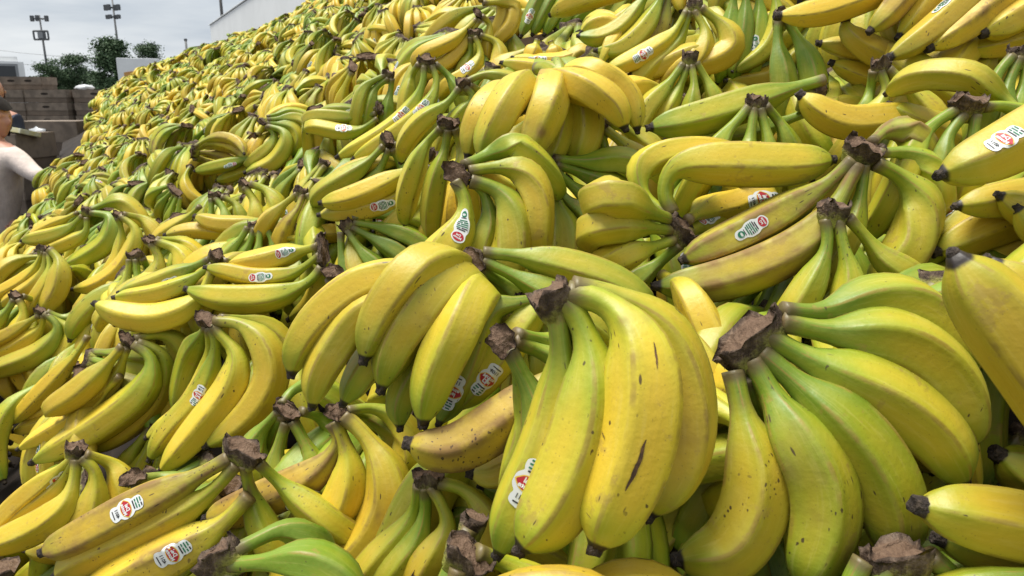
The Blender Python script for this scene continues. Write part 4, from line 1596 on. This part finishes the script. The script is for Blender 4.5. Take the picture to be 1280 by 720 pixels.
# ------------------------------------------------------------------ setting: ground, base of the display
def grid_mesh(name, nx, ny, fn):
    V = [fn(i / nx, j / ny) for i in range(nx + 1) for j in range(ny + 1)]
    F = [(i * (ny + 1) + j, (i + 1) * (ny + 1) + j, (i + 1) * (ny + 1) + j + 1, i * (ny + 1) + j + 1) for i in range(nx) for j in range(ny)]
    return mesh_np(name, V, F, False)


M_ASPH = simple_mat('asphalt', (0.055, 0.055, 0.056), 0.9, 0.4, 30.0, bump=0.3)
M_CARD = simple_mat('cardboard', (0.20, 0.150, 0.112), 0.85, 0.35, 6.0, bump=0.05)
M_CARD2 = simple_mat('cardboard_lid', (0.24, 0.188, 0.145), 0.85, 0.4, 9.0, bump=0.05)
M_DARK = simple_mat('dark_gap_shade', (0.022, 0.013, 0.008), 0.85, 0.5, 20.0)  # near-black colour stands in for shade in fruit gaps and hand holes
M_WOOD = simple_mat('board_wood', (0.13, 0.08, 0.05), 0.8, 0.5, 14.0, bump=0.2)
M_WHITE = simple_mat('white_paint', (0.82, 0.83, 0.83), 0.5, 0.06, 1.2)

g = grid_mesh('ground', 2, 2, lambda a, b: ((a - .5) * 1600, (b - .5) * 1600, 0))
tag(link('ground', g, M_ASPH), kind='structure')


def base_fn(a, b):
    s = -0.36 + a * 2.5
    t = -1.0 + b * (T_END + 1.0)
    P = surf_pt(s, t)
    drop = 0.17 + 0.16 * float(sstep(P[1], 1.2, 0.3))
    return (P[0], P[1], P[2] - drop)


NX, NY = 24, 60
V = [base_fn(i / NX, j / NY) for i in range(NX + 1) for j in range(NY + 1)]
F = [(i * (NY + 1) + j, (i + 1) * (NY + 1) + j, (i + 1) * (NY + 1) + j + 1, i * (NY + 1) + j + 1) for i in range(NX) for j in range(NY)]
k0 = len(V)
for j in range(NY + 1):                     # skirts down to the ground
    V.append((V[j][0], V[j][1], 0.0))
for i in range(NX + 1):
    q = V[i * (NY + 1) + NY]
    V.append((q[0], q[1], 0.0))
for j in range(NY):
    F.append((j, j + 1, k0 + j + 1, k0 + j))
k1 = k0 + NY + 1
for i in range(NX):
    F.append((i * (NY + 1) + NY, k1 + i, k1 + i + 1, (i + 1) * (NY + 1) + NY))
tag(link('terrace_base', mesh_np('terrace_base', V, F, False), M_DARK), kind='structure')  # base kept near-black so gaps between bunches read as deep shade


def box_bm(bm, x0, x1, y0, y1, z0, z1):
    vs_ = [bm.verts.new(p) for p in ((x0, y0, z0), (x1, y0, z0), (x1, y1, z0), (x0, y1, z0), (x0, y0, z1), (x1, y0, z1), (x1, y1, z1), (x0, y1, z1))]
    for f in ((0, 3, 2, 1), (4, 5, 6, 7), (0, 1, 5, 4), (1, 2, 6, 5), (2, 3, 7, 6), (3, 0, 4, 7)):
        bm.faces.new([vs_[i] for i in f])
    return vs_


def bm_mesh(name, bm, bevel=0.0, smooth=False):
    if bevel:
        bmesh.ops.bevel(bm, geom=list(bm.edges), offset=bevel, segments=2, affect='EDGES')
    bmesh.ops.recalc_face_normals(bm, faces=bm.faces)
    me = bpy.data.meshes.new(name)
    bm.to_mesh(me)
    bm.free()
    if smooth:
        me.polygons.foreach_set('use_smooth', np.ones(len(me.polygons), bool))
    return me


def carton(loc, rz, w, d, h, label, group='stacked cardboard banana boxes', dz=0):
    """telescoping fruit carton: body, overlapping lid, oval hand holes"""
    key = (round(w, 3), round(d, 3), round(h, 3))
    if key not in CARTON:
        bm = bmesh.new()
        box_bm(bm, -w / 2, w / 2, -d / 2, d / 2, 0, h * 0.96)
        body = bm_mesh('carton_body', bm, 0.004)
        body.materials.append(M_CARD)
        bm = bmesh.new()
        box_bm(bm, -w / 2 - .008, w / 2 + .008, -d / 2 - .008, d / 2 + .008, h * 0.36, h)
        lid = bm_mesh('carton_lid', bm, 0.005)
        lid.materials.append(M_CARD2)
        hole = []
        for s_ in (-1, 1):
            bm = bmesh.new()
            vv = []
            for q in range(14):
                a = 2 * math.pi * q / 14
                x = math.copysign(abs(math.cos(a)) ** 0.6, math.cos(a)) * 0.05
                vv.append(bm.verts.new((x, s_ * (d / 2 + .0105), h * 0.68 + math.sin(a) * 0.014)))
            bm.faces.new(vv)
            hm = bm_mesh('carton_hole', bm)
            hm.materials.append(M_DARK)
            hole.append(hm)
        CARTON[key] = (body, lid, hole)
    body, lid, hole = CARTON[key]
    r_ = empty('cardboard_box', loc, rz)
    tag(r_, label, 'box', group)
    link('box_body', body, None, r_)
    l_ = link('box_lid', lid, None, r_)
    for hm in hole:
        link('hand_hole', hm, None, l_)
    return r_


CARTON = {}
# dark plank shelf that carries the green tips at the top of the picture
A, B = at(612, 74, 1.36), at(752, 40, 1.36)
bm = bmesh.new()
Lb = np.linalg.norm(B - A)
box_bm(bm, -Lb / 2, Lb / 2, -0.10, 0.10, -0.014, 0.014)
board = link('wooden_board', bm_mesh('wooden_board', bm, 0.003), M_WOOD)
mid = (A + B) / 2 + FWD * 0.07
xd = unit(B - A)
yd = unit(FWD - xd * (FWD @ xd))
zd = np.cross(xd, yd)
board.matrix_world = Matrix(((xd[0], yd[0], zd[0], mid[0]), (xd[1], yd[1], zd[1], mid[1]), (xd[2], yd[2], zd[2], mid[2]), (0, 0, 0, 1)))
tag(board, 'dark wooden board edge under the row of green tips at top', 'board')

# cartons that hold the foot of the heap, lower left
ang = math.atan2(TX[1], TX[0]) + math.pi / 2
for k, (tt_, lab) in enumerate(((0.18, 'open cardboard box holding the heap at the bottom left corner'), (0.74, 'cardboard box at the heap foot, left edge below middle'))):
    for lev, z0 in enumerate((0.0, 0.30, 0.60)):
        p = -0.56 * SX + tt_ * TX
        carton((p[0], p[1], z0), ang, 0.50, 0.40, 0.295, lab if lev == 2 else f'cardboard box {"under" if lev == 1 else "lowest under"} the {lab}'[:80])

# wall of stacked cartons behind the shopper
DB = 10.0
p0 = at(66, 125, DB)
bw, bh = 0.585, 0.166
rows = 10
ztop = float(at(66, 112, DB)[2])
h_row = ztop / rows
names_c = ('left', 'middle', 'right')
ordw = ('top', 'second', 'third', 'fourth', 'fifth', 'sixth', 'seventh', 'eighth', 'ninth', 'bottom')
cols = ((15, 0.0, 'left'), (67, 0.02, 'middle'), (124, 0.10, 'right'))
for (uc, dy, nm) in cols:
    base = at(uc, 125, DB)
    for r_ in range(rows):
        carton((base[0] + random.uniform(-.008, .008), base[1] + dy + random.uniform(-.01, .01), r_ * h_row), random.uniform(-.02, .02), bw - 0.02, 0.40, h_row - 0.003,
               f'{ordw[rows - 1 - r_]} cardboard box of the {nm} stack behind the shopper')
for uc, nm in ((22, 'left'), (43, 'right')):
    base = at(uc, 105, DB)
    carton((base[0], base[1] + .05, ztop), 0.03, 0.34, 0.36, 0.165, f'small cardboard box on top of the stacks, {nm} one below the trailer')
base = at(92, 150, DB)
# plastic bags lying on the cartons
M_BAG = simple_mat('clear_bag', (0.72, 0.74, 0.76), 0.25, 0.2, 20.0, bump=0.5)


def lump(name, center, rx, ry, rz_, seed, mat, label, cat, grp=None):
    bm = bmesh.new()
    bmesh.ops.create_icosphere(bm, subdivisions=3, radius=1.0)
    for v in bm.verts:
        n_ = mnoise.noise(Vector(v.co) * 2.3 + Vector((seed, 0, 0))) * 0.35 + mnoise.noise(Vector(v.co) * 6 + Vector((0, seed, 0))) * 0.15
        v.co *= 1 + n_
        if v.co.z < -0.55:
            v.co.z = -0.55
        v.co.x *= rx
        v.co.y *= ry
        v.co.z *= rz_
    o = link(name, bm_mesh(name, bm, smooth=True), mat, None, center)
    return tag(o, label, cat, grp)


q = at(106, 112, DB)
lump('plastic_bag', (q[0], q[1], ztop + 0.02), 0.12, 0.10, 0.045, 3, M_BAG, 'crumpled white plastic lying on top of the right box stack', 'bag')
q = at(51, 167, 6.6)
lump('plastic_bag', tuple(q), 0.085, 0.06, 0.07, 8, M_BAG, 'white plastic bag bulging from the cartons beside the shopper', 'bag')
# nearer cartons beside the shopper
q = at(74, 178, 6.8)
for z0, lab in ((q[2] - .10, 'top brown carton right of the shopper, behind the yellow bananas'), (q[2] - .40, 'second brown carton right of the shopper'), (q[2] - .70, 'lower brown carton right of the shopper'), (q[2] - 1.0, 'lowest brown carton right of the shopper')):
    if z0 > -0.2:
        carton((q[0], q[1], max(z0, 0)), 0.1, 0.52, 0.40, 0.295, lab)
q = at(24, 170, 5.6)
for k in range(4):
    carton((q[0], q[1], q[2] - 0.27 - 0.3 * k), -0.1, 0.26, 0.40, 0.295, f'{("upper", "second", "third", "lowest")[k]} narrow carton stacked directly behind the shopper')
M_PAPER = simple_mat('yellow_paper', (0.62, 0.55, 0.22), 0.7, 0.3, 12.0, col2=(0.66, 0.66, 0.55))
bm = bmesh.new()
box_bm(bm, -0.10, 0.10, -0.10, 0.10, -0.018, 0.018)
o = link('box_tray', bm_mesh('box_tray', bm, 0.004), M_PAPER)
o.location = tuple(at(24, 164, 5.5))
o.rotation_euler = (R(-12), R(8), R(-10))
tag(o, 'pale yellow printed tray on the carton in front of the shopper', 'tray')

# ------------------------------------------------------------------ white store wall, trailer, truck
bm = bmesh.new()
box_bm(bm, 4.0, 12.0, -6.0, 32.4, 0.0, CAM_H + 2.8)
wall_me = bm_mesh('wall', bm, 0.02)
store = empty('white_building', (0, 0, 0), math.atan2(SX[1], SX[0]))
link('wall', wall_me, M_WHITE, store)
bm = bmesh.new()
box_bm(bm, 3.96, 12.04, -6.04, 32.44, CAM_H + 2.8, CAM_H + 2.84)
link('parapet_cap', bm_mesh('parapet_cap', bm, 0.01), M_WHITE, store)
tag(store, 'plain white building wall rising behind the top of the pile', 'building')

M_GLASS = simple_mat('dark_glass', (0.03, 0.035, 0.04), 0.15)
M_GREY = simple_mat('grey_trim', (0.25, 0.26, 0.27), 0.5)
M_TYRE = simple_mat('tyre', (0.02, 0.02, 0.02), 0.9)
q = at(-18, 100, 24)
tr = empty('white_trailer', (q[0], q[1], 0), R(34))
bm = bmesh.new()
zt = float(at(0, 70, 24)[2])
box_bm(bm, -2.2, 1.12, 0, 5.0, 0.55, zt)
link('body', bm_mesh('body', bm, 0.16), M_WHITE, tr)
bm = bmesh.new()
box_bm(bm, -0.6, 0.86, -0.02, 0.01, zt - 0.95, zt - 0.30)
link('window', bm_mesh('window', bm, 0.005), M_GLASS, tr)
bm = bmesh.new()
box_bm(bm, -0.68, 0.94, -0.012, 0.012, zt - 1.02, zt - 0.23)
link('window_frame', bm_mesh('window_frame', bm, 0.004), M_GREY, tr)
bm = bmesh.new()
box_bm(bm, -2.1, 1.02, -0.08, 0.05, 0.38, 0.55)
link('bumper', bm_mesh('bumper', bm, 0.02), M_GREY, tr)


def wheel(parent, x, y, r=0.42, w=0.24):
    bm = bmesh.new()
    bmesh.ops.create_cone(bm, cap_ends=True, segments=28, radius1=r, radius2=r, depth=w, matrix=Matrix.Translation((x, y, r)) @ Matrix.Rotation(math.pi / 2, 4, 'Y'))
    wo = link('wheel', bm_mesh('wheel', bm, 0.02), M_TYRE, parent)
    bm = bmesh.new()
    bmesh.ops.create_cone(bm, cap_ends=True, segments=20, radius1=r * .55, radius2=r * .5, depth=w + .03, matrix=Matrix.Translation((x, y, r)) @ Matrix.Rotation(math.pi / 2, 4, 'Y'))
    link('rim', bm_mesh('rim', bm), M_GREY, wo)


for x in (-1.95, 0.9):
    for y in (0.9, 4.0):
        wheel(tr, x, y)
tag(tr, 'white trailer with a dark rear window at the far left', 'trailer')

M_OR = simple_mat('orange_print', (0.55, 0.22, 0.06), 0.5, 0.3, 3.0, col2=(0.62, 0.38, 0.10))
M_RD = simple_mat('dark_red_print', (0.22, 0.035, 0.03), 0.5, 0.2, 3.0)
q = at(176, 105, 40)
zt = float(at(176, 73, 40)[2])
tk = empty('delivery_truck', (q[0], q[1], 0), R(24))
bm = bmesh.new()
box_bm(bm, -1.05, 1.05, 0, 6.0, 0.75, zt)
link('cargo_box', bm_mesh('cargo_box', bm, 0.03), M_WHITE, tk)


def slanted(name, x0, x1, za0, za1, zb0, zb1, mat):
    bm = bmesh.new()
    vs_ = [bm.verts.new(p) for p in ((x0, -0.012, za0), (x1, -0.012, zb0), (x1, -0.012, zb1), (x0, -0.012, za1))]
    bm.faces.new(vs_)
    r_ = bmesh.ops.extrude_face_region(bm, geom=list(bm.faces))
    bmesh.ops.translate(bm, vec=(0, 0.03, 0), verts=[e for e in r_['geom'] if isinstance(e, bmesh.types.BMVert)])
    link(name, bm_mesh(name, bm), mat, tk)


slanted('orange_stripe', -0.75, 1.0, zt - 1.15, zt - .75, zt - .85, zt - .45, M_OR)
slanted('red_stripe', -0.75, 1.0, zt - 1.75, zt - 1.15, zt - 1.6, zt - .85, M_RD)
bm = bmesh.new()
box_bm(bm, -0.95, 0.95, 6.1, 8.0, 0.55, 2.4)
link('cab', bm_mesh('cab', bm, 0.15), M_WHITE, tk)
for x in (-0.9, 0.9):
    for y in (1.2, 6.9):
        wheel(tk, x, y)
tag(tk, 'white box truck with orange and red print behind the pile', 'truck')

# ------------------------------------------------------------------ poles and masts
M_STEEL = simple_mat('galvanised_steel', (0.12, 0.125, 0.13), 0.55, 0.2, 5.0)
M_DSTEEL = simple_mat('dark_pole_paint', (0.02, 0.02, 0.022), 0.6)


def tube(bm, a, b, r0, r1=None, seg=10):
    a, b = Vector(a), Vector(b)
    r1 = r0 if r1 is None else r1
    q_ = (b - a).to_track_quat('Z', 'Y').to_matrix().to_4x4()
    bmesh.ops.create_cone(bm, cap_ends=True, segments=seg, radius1=r0, radius2=r1, depth=(b - a).length, matrix=Matrix.Translation((a + b) / 2) @ q_)


DM = 110.0


def mast(u, vtop, arrays, label, D=DM):
    top = at(u, vtop, D)
    root = empty('antenna_mast', (top[0], top[1], 0))
    bm = bmesh.new()
    tube(bm, (0, 0, 0), (0, 0, top[2]), 0.24, 0.11)
    link('pole', bm_mesh('pole', bm, smooth=True), M_STEEL, root)
    px = D / FPX
    for (dv, half, hgt, cnt_) in arrays:
        z = top[2] - dv * px
        bm = bmesh.new()
        tube(bm, (-half * px, 0, z), (half * px, 0, z), 0.10)
        tube(bm, (0, -half * px * .8, z), (0, half * px * .8, z), 0.10)
        fr = link('crossarm', bm_mesh('crossarm', bm), M_STEEL, root)
        for k in range(cnt_):
            x = (-half + 2 * half * k / max(cnt_ - 1, 1)) * px
            bm = bmesh.new()
            box_bm(bm, x - .28, x + .28, -.25 - .5 * (k % 2), .05 - .5 * (k % 2), z - hgt * px / 2, z + hgt * px / 2)
            link('antenna_panel', bm_mesh('antenna_panel', bm, 0.05), M_STEEL, fr)
    tag(root, label, 'mast')
    return root, top, px


mast(140, -2, ((11, 9, 7, 4), (22, 8, 5, 4)), 'antenna mast with two tiers of panels above the trees, right one')
root, top, px = mast(49, 19, ((4, 9, 7, 3),), 'shorter mast with a square billboard-like frame, left one')
bm = bmesh.new()
zc = top[2] - 24 * px
for (a, b) in (((-9, -5), (-9, 5)), ((9, -5), (9, 5)), ((-9, -5), (9, -5)), ((-9, 5), (9, 5)), ((5, -5), (5, 5))):
    tube(bm, (a[0] * px, -.3, zc + a[1] * px), (b[0] * px, -.3, zc + b[1] * px), 0.14)
fr = link('equipment_frame', bm_mesh('equipment_frame', bm), M_STEEL, root)
bm = bmesh.new()
box_bm(bm, -3.5 * px, 3.5 * px, -.5, -.1, zc - 4 * px, zc + 4 * px)
link('equipment_box', bm_mesh('equipment_box', bm, 0.05), M_GREY, fr)

q = at(272, -40, 34)
pl = empty('light_pole', (q[0], q[1], 0))
bm = bmesh.new()
tube(bm, (0, 0, 0.5), (0, 0, q[2]), 0.075, 0.065, 14)
link('pole', bm_mesh('pole', bm, smooth=True), M_DSTEEL, pl)
bm = bmesh.new()
tube(bm, (0, 0, 0), (0, 0, .52), 0.22, 0.2, 16)
link('footing', bm_mesh('footing', bm), M_GREY, pl)
bm = bmesh.new()
box_bm(bm, -0.1, 0.9, -0.2, 0.2, q[2] - 0.05, q[2] + 0.1)
link('lamp_head', bm_mesh('lamp_head', bm, 0.03), M_DSTEEL, pl)
tag(pl, 'dark lamp pole standing in front of the white building', 'lamp pole')
q = at(232, 50, 70)
sp = empty('light_pole', (q[0], q[1], 0))
bm = bmesh.new()
tube(bm, (0, 0, 0), (0, 0, q[2]), 0.14, 0.10, 10)
link('pole', bm_mesh('pole', bm, smooth=True), M_STEEL, sp)
bm = bmesh.new()
box_bm(bm, -0.14, 0.14, -0.12, 0.12, q[2] - 0.1, q[2] + 0.12)
link('lamp_head', bm_mesh('lamp_head', bm, 0.05), M_STEEL, sp)
tag(sp, 'thin pale lamp post poking above the pile skyline', 'lamp pole')


def cable(u0, v0, u1, v1, D, label):
    bm = bmesh.new()
    prev = None
    a, b = at(u0, v0, D), at(u1, v1, D)
    for k in range(13):
        w = k / 12
        p = a + (b - a) * w - np.array((0, 0, 1)) * 4 * w * (1 - w) * 0.5
        if prev is not None:
            tube(bm, prev, p, 0.028, 0.028, 5)
        prev = p
    tag(link('power_line', bm_mesh('power_line', bm), M_STEEL), label, 'cable')


cable(-60, 54, 140, 73, 120, 'upper power line sagging behind the two masts')
cable(-60, 72, 140, 82, 120, 'lower power line sagging behind the two masts')

# ------------------------------------------------------------------ trees: trunk, limbs and thousands of small leaves
M_BARK = simple_mat('bark', (0.07, 0.05, 0.035), 0.9, 0.4, 6.0)


def leaf_mat(name, c1, c2):
    m, nt, bs = new_mat(name)
    b = NB(nt)
    ge = nt.nodes.new('ShaderNodeNewGeometry')
    col = b.mix(ge.outputs['Random Per Island'], rgba(*c1), rgba(*c2))
    nt.links.new(col, bs.inputs['Base Color'])
    bs.inputs['Roughness'].default_value = 0.7
    return m


M_LEAF = leaf_mat('leaves', (0.035, 0.075, 0.03), (0.075, 0.13, 0.05))


def tree(name, u, vtop, halfw_px, D, label, seed, conifer=False, n=9000):
    r = random.Random(seed)
    top = at(u, vtop, D)
    px = D / FPX
    Rw = halfw_px * px
    Ht = float(top[2])
    root = empty(name, (top[0], top[1], 0))
    tag(root, label, 'tree', 'trees behind the stacked boxes')
    bm = bmesh.new()
    tube(bm, (0, 0, 0), (0.1, 0, Ht * 0.5), Rw * 0.07, Rw * 0.045, 9)
    tube(bm, (0.1, 0, Ht * 0.5), (0, 0, Ht * 0.96), Rw * 0.045, Rw * 0.01, 7)
    clumps = []
    for k in range(56 if conifer else 46):
        w = r.random()
        if conifer:
            z = Ht * (0.22 + 0.76 * w)
            rad = Rw * (1.02 - 0.88 * w) * r.uniform(0.55, 1.05)
        else:
            z = Ht * (0.30 + 0.66 * w)
            rad = Rw * math.sqrt(max(0.05, 1 - ((w - 0.42) / 0.62) ** 2)) * r.uniform(0.35, 0.95)
        a = r.uniform(0, 6.283)
        p = (math.cos(a) * rad, math.sin(a) * rad, z)
        clumps.append((p, Rw * r.uniform(0.20, 0.38)))
        tube(bm, (0, 0, z - Rw * 0.25), p, Rw * 0.018, Rw * 0.006, 5)
    link('trunk', bm_mesh('trunk', bm), M_BARK, root)
    V, F = [], []
    for k in range(n):
        c, cr = clumps[r.randrange(len(clumps))]
        d_ = Vector((r.gauss(0, .55), r.gauss(0, .55), r.gauss(0, .5)))
        p = Vector(c) + Vector((d_.x * cr * 1.25, d_.y * cr * 1.25, d_.z * cr * (0.6 if conifer else 0.85)))
        s_ = Rw * r.uniform(0.025, 0.055)
        e1 = Vector((r.gauss(0, 1), r.gauss(0, 1), r.gauss(0, .6))).normalized()
        e2 = e1.cross(Vector((r.gauss(0, 1), r.gauss(0, 1), r.gauss(0, 1)))).normalized()
        i = len(V)
        V += [p - e1 * s_ * 1.5, p + e2 * s_ * .7, p + e1 * s_ * 1.5, p - e2 * s_ * .7]
        F.append((i, i + 1, i + 2, i + 3))
    link('crown', mesh_np('crown', V, F, False), M_LEAF, root)


tree('leafy_tree', 60, 74, 20, 60, 'round dark green tree, left one below the shorter mast', 1)
tree('leafy_tree', 92, 68, 21, 62, 'wider dark green tree in the middle, left of the tall mast', 2)
tree('leafy_tree', 138, 46, 30, 58, 'tall pointed dark green tree under the two-tier mast', 3, True, 13000)
tree('leafy_tree', 183, 52, 20, 75, 'small tree top rising behind the white truck', 4)
tree('leafy_tree', 112, 92, 24, 66, 'low dark bush-like tree between the two bigger trees', 5)
tree('leafy_tree', 78, 90, 30, 70, 'low dark tree filling the gap behind the box stacks', 6)

# ------------------------------------------------------------------ people
M_SKIN = simple_mat('skin', (0.52, 0.26, 0.18), 0.5, 0.12, 20.0)
M_SHIRT = simple_mat('beige_knit', (0.66, 0.56, 0.51), 0.9, 0.18, 14.0, bump=0.9)
M_NAVY = simple_mat('navy_shirt', (0.018, 0.025, 0.055), 0.8, 0.3, 20.0)
M_PANTS = simple_mat('dark_trousers', (0.03, 0.03, 0.035), 0.8, 0.3, 20.0)
M_HAIR = simple_mat('dark_hair', (0.016, 0.010, 0.008), 0.9, 0.4, 60.0)
M_HAIRG = simple_mat('short_grey_hair', (0.25, 0.20, 0.17), 0.7, 0.4, 60.0)


def skin_mesh(name, verts, edges, radii, root_i=0, sub=2):
    me = bpy.data.meshes.new(name)
    me.from_pydata([tuple(v) for v in verts], edges, [])
    o = bpy.data.objects.new(name, me)
    C.objects.link(o)
    o.modifiers.new('skin', 'SKIN')
    if not me.skin_vertices:
        bpy.context.view_layer.objects.active = o
        bpy.ops.mesh.customdata_skin_add()
    for i, r_ in enumerate(radii):
        sv = me.skin_vertices[0].data[i]
        sv.radius = (r_, r_) if not isinstance(r_, tuple) else r_
        sv.use_root = i == root_i
    s_ = o.modifiers.new('sub', 'SUBSURF')
    s_.levels = s_.render_levels = sub
    dg = bpy.context.evaluated_depsgraph_get()
    out = bpy.data.meshes.new_from_object(o.evaluated_get(dg))
    bpy.data.objects.remove(o)
    out.polygons.foreach_set('use_smooth', np.ones(len(out.polygons), bool))
    return out


def head_mesh(name, c, face_dir, size=0.115):
    """head with brow, nose, lips, chin and ears, facing face_dir"""
    f = Vector(face_dir).normalized()
    side = Vector((0, 0, 1)).cross(f).normalized()
    bm = bmesh.new()
    bmesh.ops.create_icosphere(bm, subdivisions=5, radius=1.0)
    for v in bm.verts:
        x, y, z = v.co                    # x forward, y side, z up
        sx, sy, sz = 0.95, 0.78, 1.12
        jaw = max(0, -z)
        yy = y * (1 - 0.30 * jaw)
        xx = x * (1 - 0.06 * jaw)
        bump = 0.0
        if x > 0:
            bump += 0.24 * math.exp(-((y / 0.11) ** 2 + ((z + 0.10) / 0.14) ** 2))
            bump += 0.10 * math.exp(-((y / 0.09) ** 2 + ((z - 0.08) / 0.16) ** 2))
            bump += 0.06 * math.exp(-((y / 0.20) ** 2 + ((z + 0.40) / 0.05) ** 2))
            bump += 0.06 * math.exp(-((y / 0.20) ** 2 + ((z + 0.52) / 0.05) ** 2))
            bump -= 0.03 * math.exp(-((y / 0.20) ** 2 + ((z + 0.46) / 0.025) ** 2))
            bump += 0.12 * math.exp(-((y / 0.25) ** 2 + ((z + 0.78) / 0.14) ** 2))
            bump += 0.05 * math.exp(-(((abs(y) - 0.32) / 0.2) ** 2 + ((z - 0.22) / 0.07) ** 2))
            bump -= 0.08 * math.exp(-(((abs(y) - 0.32) / 0.12) ** 2 + ((z - 0.04) / 0.09) ** 2))
        ear = 0.13 * math.exp(-(((x + 0.02) / 0.12) ** 2 + ((z + 0.02) / 0.18) ** 2)) if abs(y) > 0.6 else 0
        p = f * ((xx * sx + bump) * size) + side * ((yy * sy + math.copysign(ear, y)) * size) + Vector((0, 0, z * sz * size))
        v.co = Vector(c) + p
    return bm_mesh(name, bm, smooth=True)


def hair_mesh(name, c, face_dir, size, full=True):
    f = Vector(face_dir).normalized()
    side = Vector((0, 0, 1)).cross(f).normalized()
    bm = bmesh.new()
    bmesh.ops.create_icosphere(bm, subdivisions=4, radius=1.0)
    kill = []
    for v in bm.verts:
        x, y, z = v.co
        lim = 0.30 if x > 0.25 else (-0.75 if full else -0.3)
        if not full and z > 0.42:
            kill.append(v)
        if z < lim and x > -0.15 or z < (-0.9 if full else -0.45):
            kill.append(v)
        k = size * (1.18 if full else 1.03) * (1 + 0.05 * mnoise.noise(Vector(v.co) * 5))
        v.co = Vector(c) + f * (x * 0.95 * k) + side * (y * 0.80 * k) + Vector((0, 0, z * 1.13 * k))
    bmesh.ops.delete(bm, geom=list(set(kill)), context='VERTS')
    return bm_mesh(name, bm, smooth=True)


def person(label, D, head_uv, torso, armR, face, shirt, hair, full_hair, hsize=0.112, hand_uv=None):
    """standing figure; torso/arm joints were read off the photograph at the person's own distance"""
    hd = at(*head_uv, D)
    foot = np.array((hd[0] - 0.10, hd[1], 0.0))
    root = empty('person', tuple(foot))
    tag(root, label, 'person')

    def loc(p):
        return np.asarray(p) - foot
    chest, neck, pelvis = [loc(at(u, v, D)) for (u, v) in torso]
    sr, er, wr = [loc(at(u, v, D + dz)) for (u, v, dz) in armR]
    sl = chest + (chest - sr) * np.array((0.9, 1, 0)) + np.array((0, 0.22, (sr - chest)[2]))
    el = sl + np.array((0.05, -0.10, -0.27))
    wl_ = el + np.array((0.17, -0.18, -0.10))
    kn_r, kn_l = pelvis + np.array((0.10, -0.02, -0.42)), pelvis + np.array((-0.10, 0.02, -0.42))
    an_r, an_l = np.array((kn_r[0], kn_r[1] + .03, 0.09)), np.array((kn_l[0], kn_l[1] + .03, 0.09))
    h = loc(hd)
    verts = [pelvis, (pelvis + chest) / 2, chest, neck, h + np.array((0, 0, -0.05)), sr, er, wr, sl, el, wl_, kn_r, an_r, kn_l, an_l]
    edges = [(0, 1), (1, 2), (2, 3), (3, 4), (2, 5), (5, 6), (6, 7), (2, 8), (8, 9), (9, 10), (0, 11), (11, 12), (0, 13), (13, 14)]
    rad = [0.135, 0.13, 0.135, 0.058, 0.05, 0.070, 0.048, 0.028, 0.070, 0.048, 0.028, 0.075, 0.045, 0.075, 0.045]
    body = link('body', skin_mesh('body', verts, edges, rad), M_SKIN, root)
    # hands with five fingers
    for (w_, e_) in ((wr, er), (wl_, el)):
        d = Vector(unit(w_ - e_))
        s_ = d.cross(Vector((0, 0, 1))).normalized()
        dn = d.cross(s_)
        w_ = Vector(w_)
        pv = [w_ - d * 0.02, w_ + d * 0.05]
        pe = [(0, 1)]
        pr = [(0.022, 0.028), (0.018, 0.036)]
        for k, Lf in enumerate((0.065, 0.078, 0.072, 0.058)):
            b0 = w_ + d * 0.085 + s_ * ((k - 1.5) * 0.019)
            i = len(pv)
            pv += [b0, b0 + d * Lf * .55 - dn * -0.006, b0 + d * Lf * .9 + dn * 0.022]
            pe += [(1, i), (i, i + 1), (i + 1, i + 2)]
            pr += [0.0095, 0.0088, 0.0075]
        i = len(pv)
        pv += [w_ + d * 0.035 + s_ * 0.042, w_ + d * 0.075 + s_ * 0.055 + dn * 0.01]
        pe += [(1, i), (i, i + 1)]
        pr += [0.011, 0.009]
        link('hand', skin_mesh('hand', pv, pe, pr, 0), M_SKIN, root)
    link('head', head_mesh('head', h, face, hsize), M_SKIN, root)
    link('hair', hair_mesh('hair', h, face, hsize, full_hair), hair, root)
    # shirt over torso and sleeves, trousers over the legs
    wr2 = er + (wr - er) * 0.82
    wl2 = el + (wl_ - el) * 0.82
    low = pelvis + np.array((0, 0, -0.06))
    sv_ = [low, (pelvis + chest) / 2, chest, chest + (neck - chest) * 0.72, sr, er, wr2, sl, el, wl2]
    se = [(0, 1), (1, 2), (2, 3), (2, 4), (4, 5), (5, 6), (2, 7), (7, 8), (8, 9)]
    link('shirt', skin_mesh('shirt', sv_, se, [0.165, 0.158, 0.160, 0.072, 0.078, 0.056, 0.042, 0.078, 0.056, 0.042]), shirt, root)
    tv = [pelvis + np.array((0, 0, -0.02)), kn_r, an_r + np.array((0, 0, .03)), kn_l, an_l + np.array((0, 0, .03))]
    link('trousers', skin_mesh('trousers', tv, [(0, 1), (1, 2), (0, 3), (3, 4)], [0.150, 0.09, 0.07, 0.09, 0.07]), M_PANTS, root)
    for an in (an_r, an_l):
        bm = bmesh.new()
        box_bm(bm, an[0] - .05, an[0] + .05, an[1] - .20, an[1] + .07, 0.0, 0.085)
        link('shoe', bm_mesh('shoe', bm, 0.03, True), M_PANTS, root)
    return root


person('shopper in a beige knit top with dark hair reaching over the bananas at far left', 4.4, (-9, 147),
       ((-11, 214), (-9, 177), (-19, 310)), ((16, 195, -.05), (38, 214, -.10), (58, 226, -.15)), (0.95, -0.25, -0.12), M_SHIRT, M_HAIR, True)
person('bald man in a navy shirt standing behind the beige-topped shopper', 5.6, (-12, 115),
       ((2, 168), (-2, 140), (0, 240)), ((20, 152, 0.0), (24, 186, .02), (20, 210, -.1)), (0.6, -0.8, -0.1), M_NAVY, M_HAIRG, False)
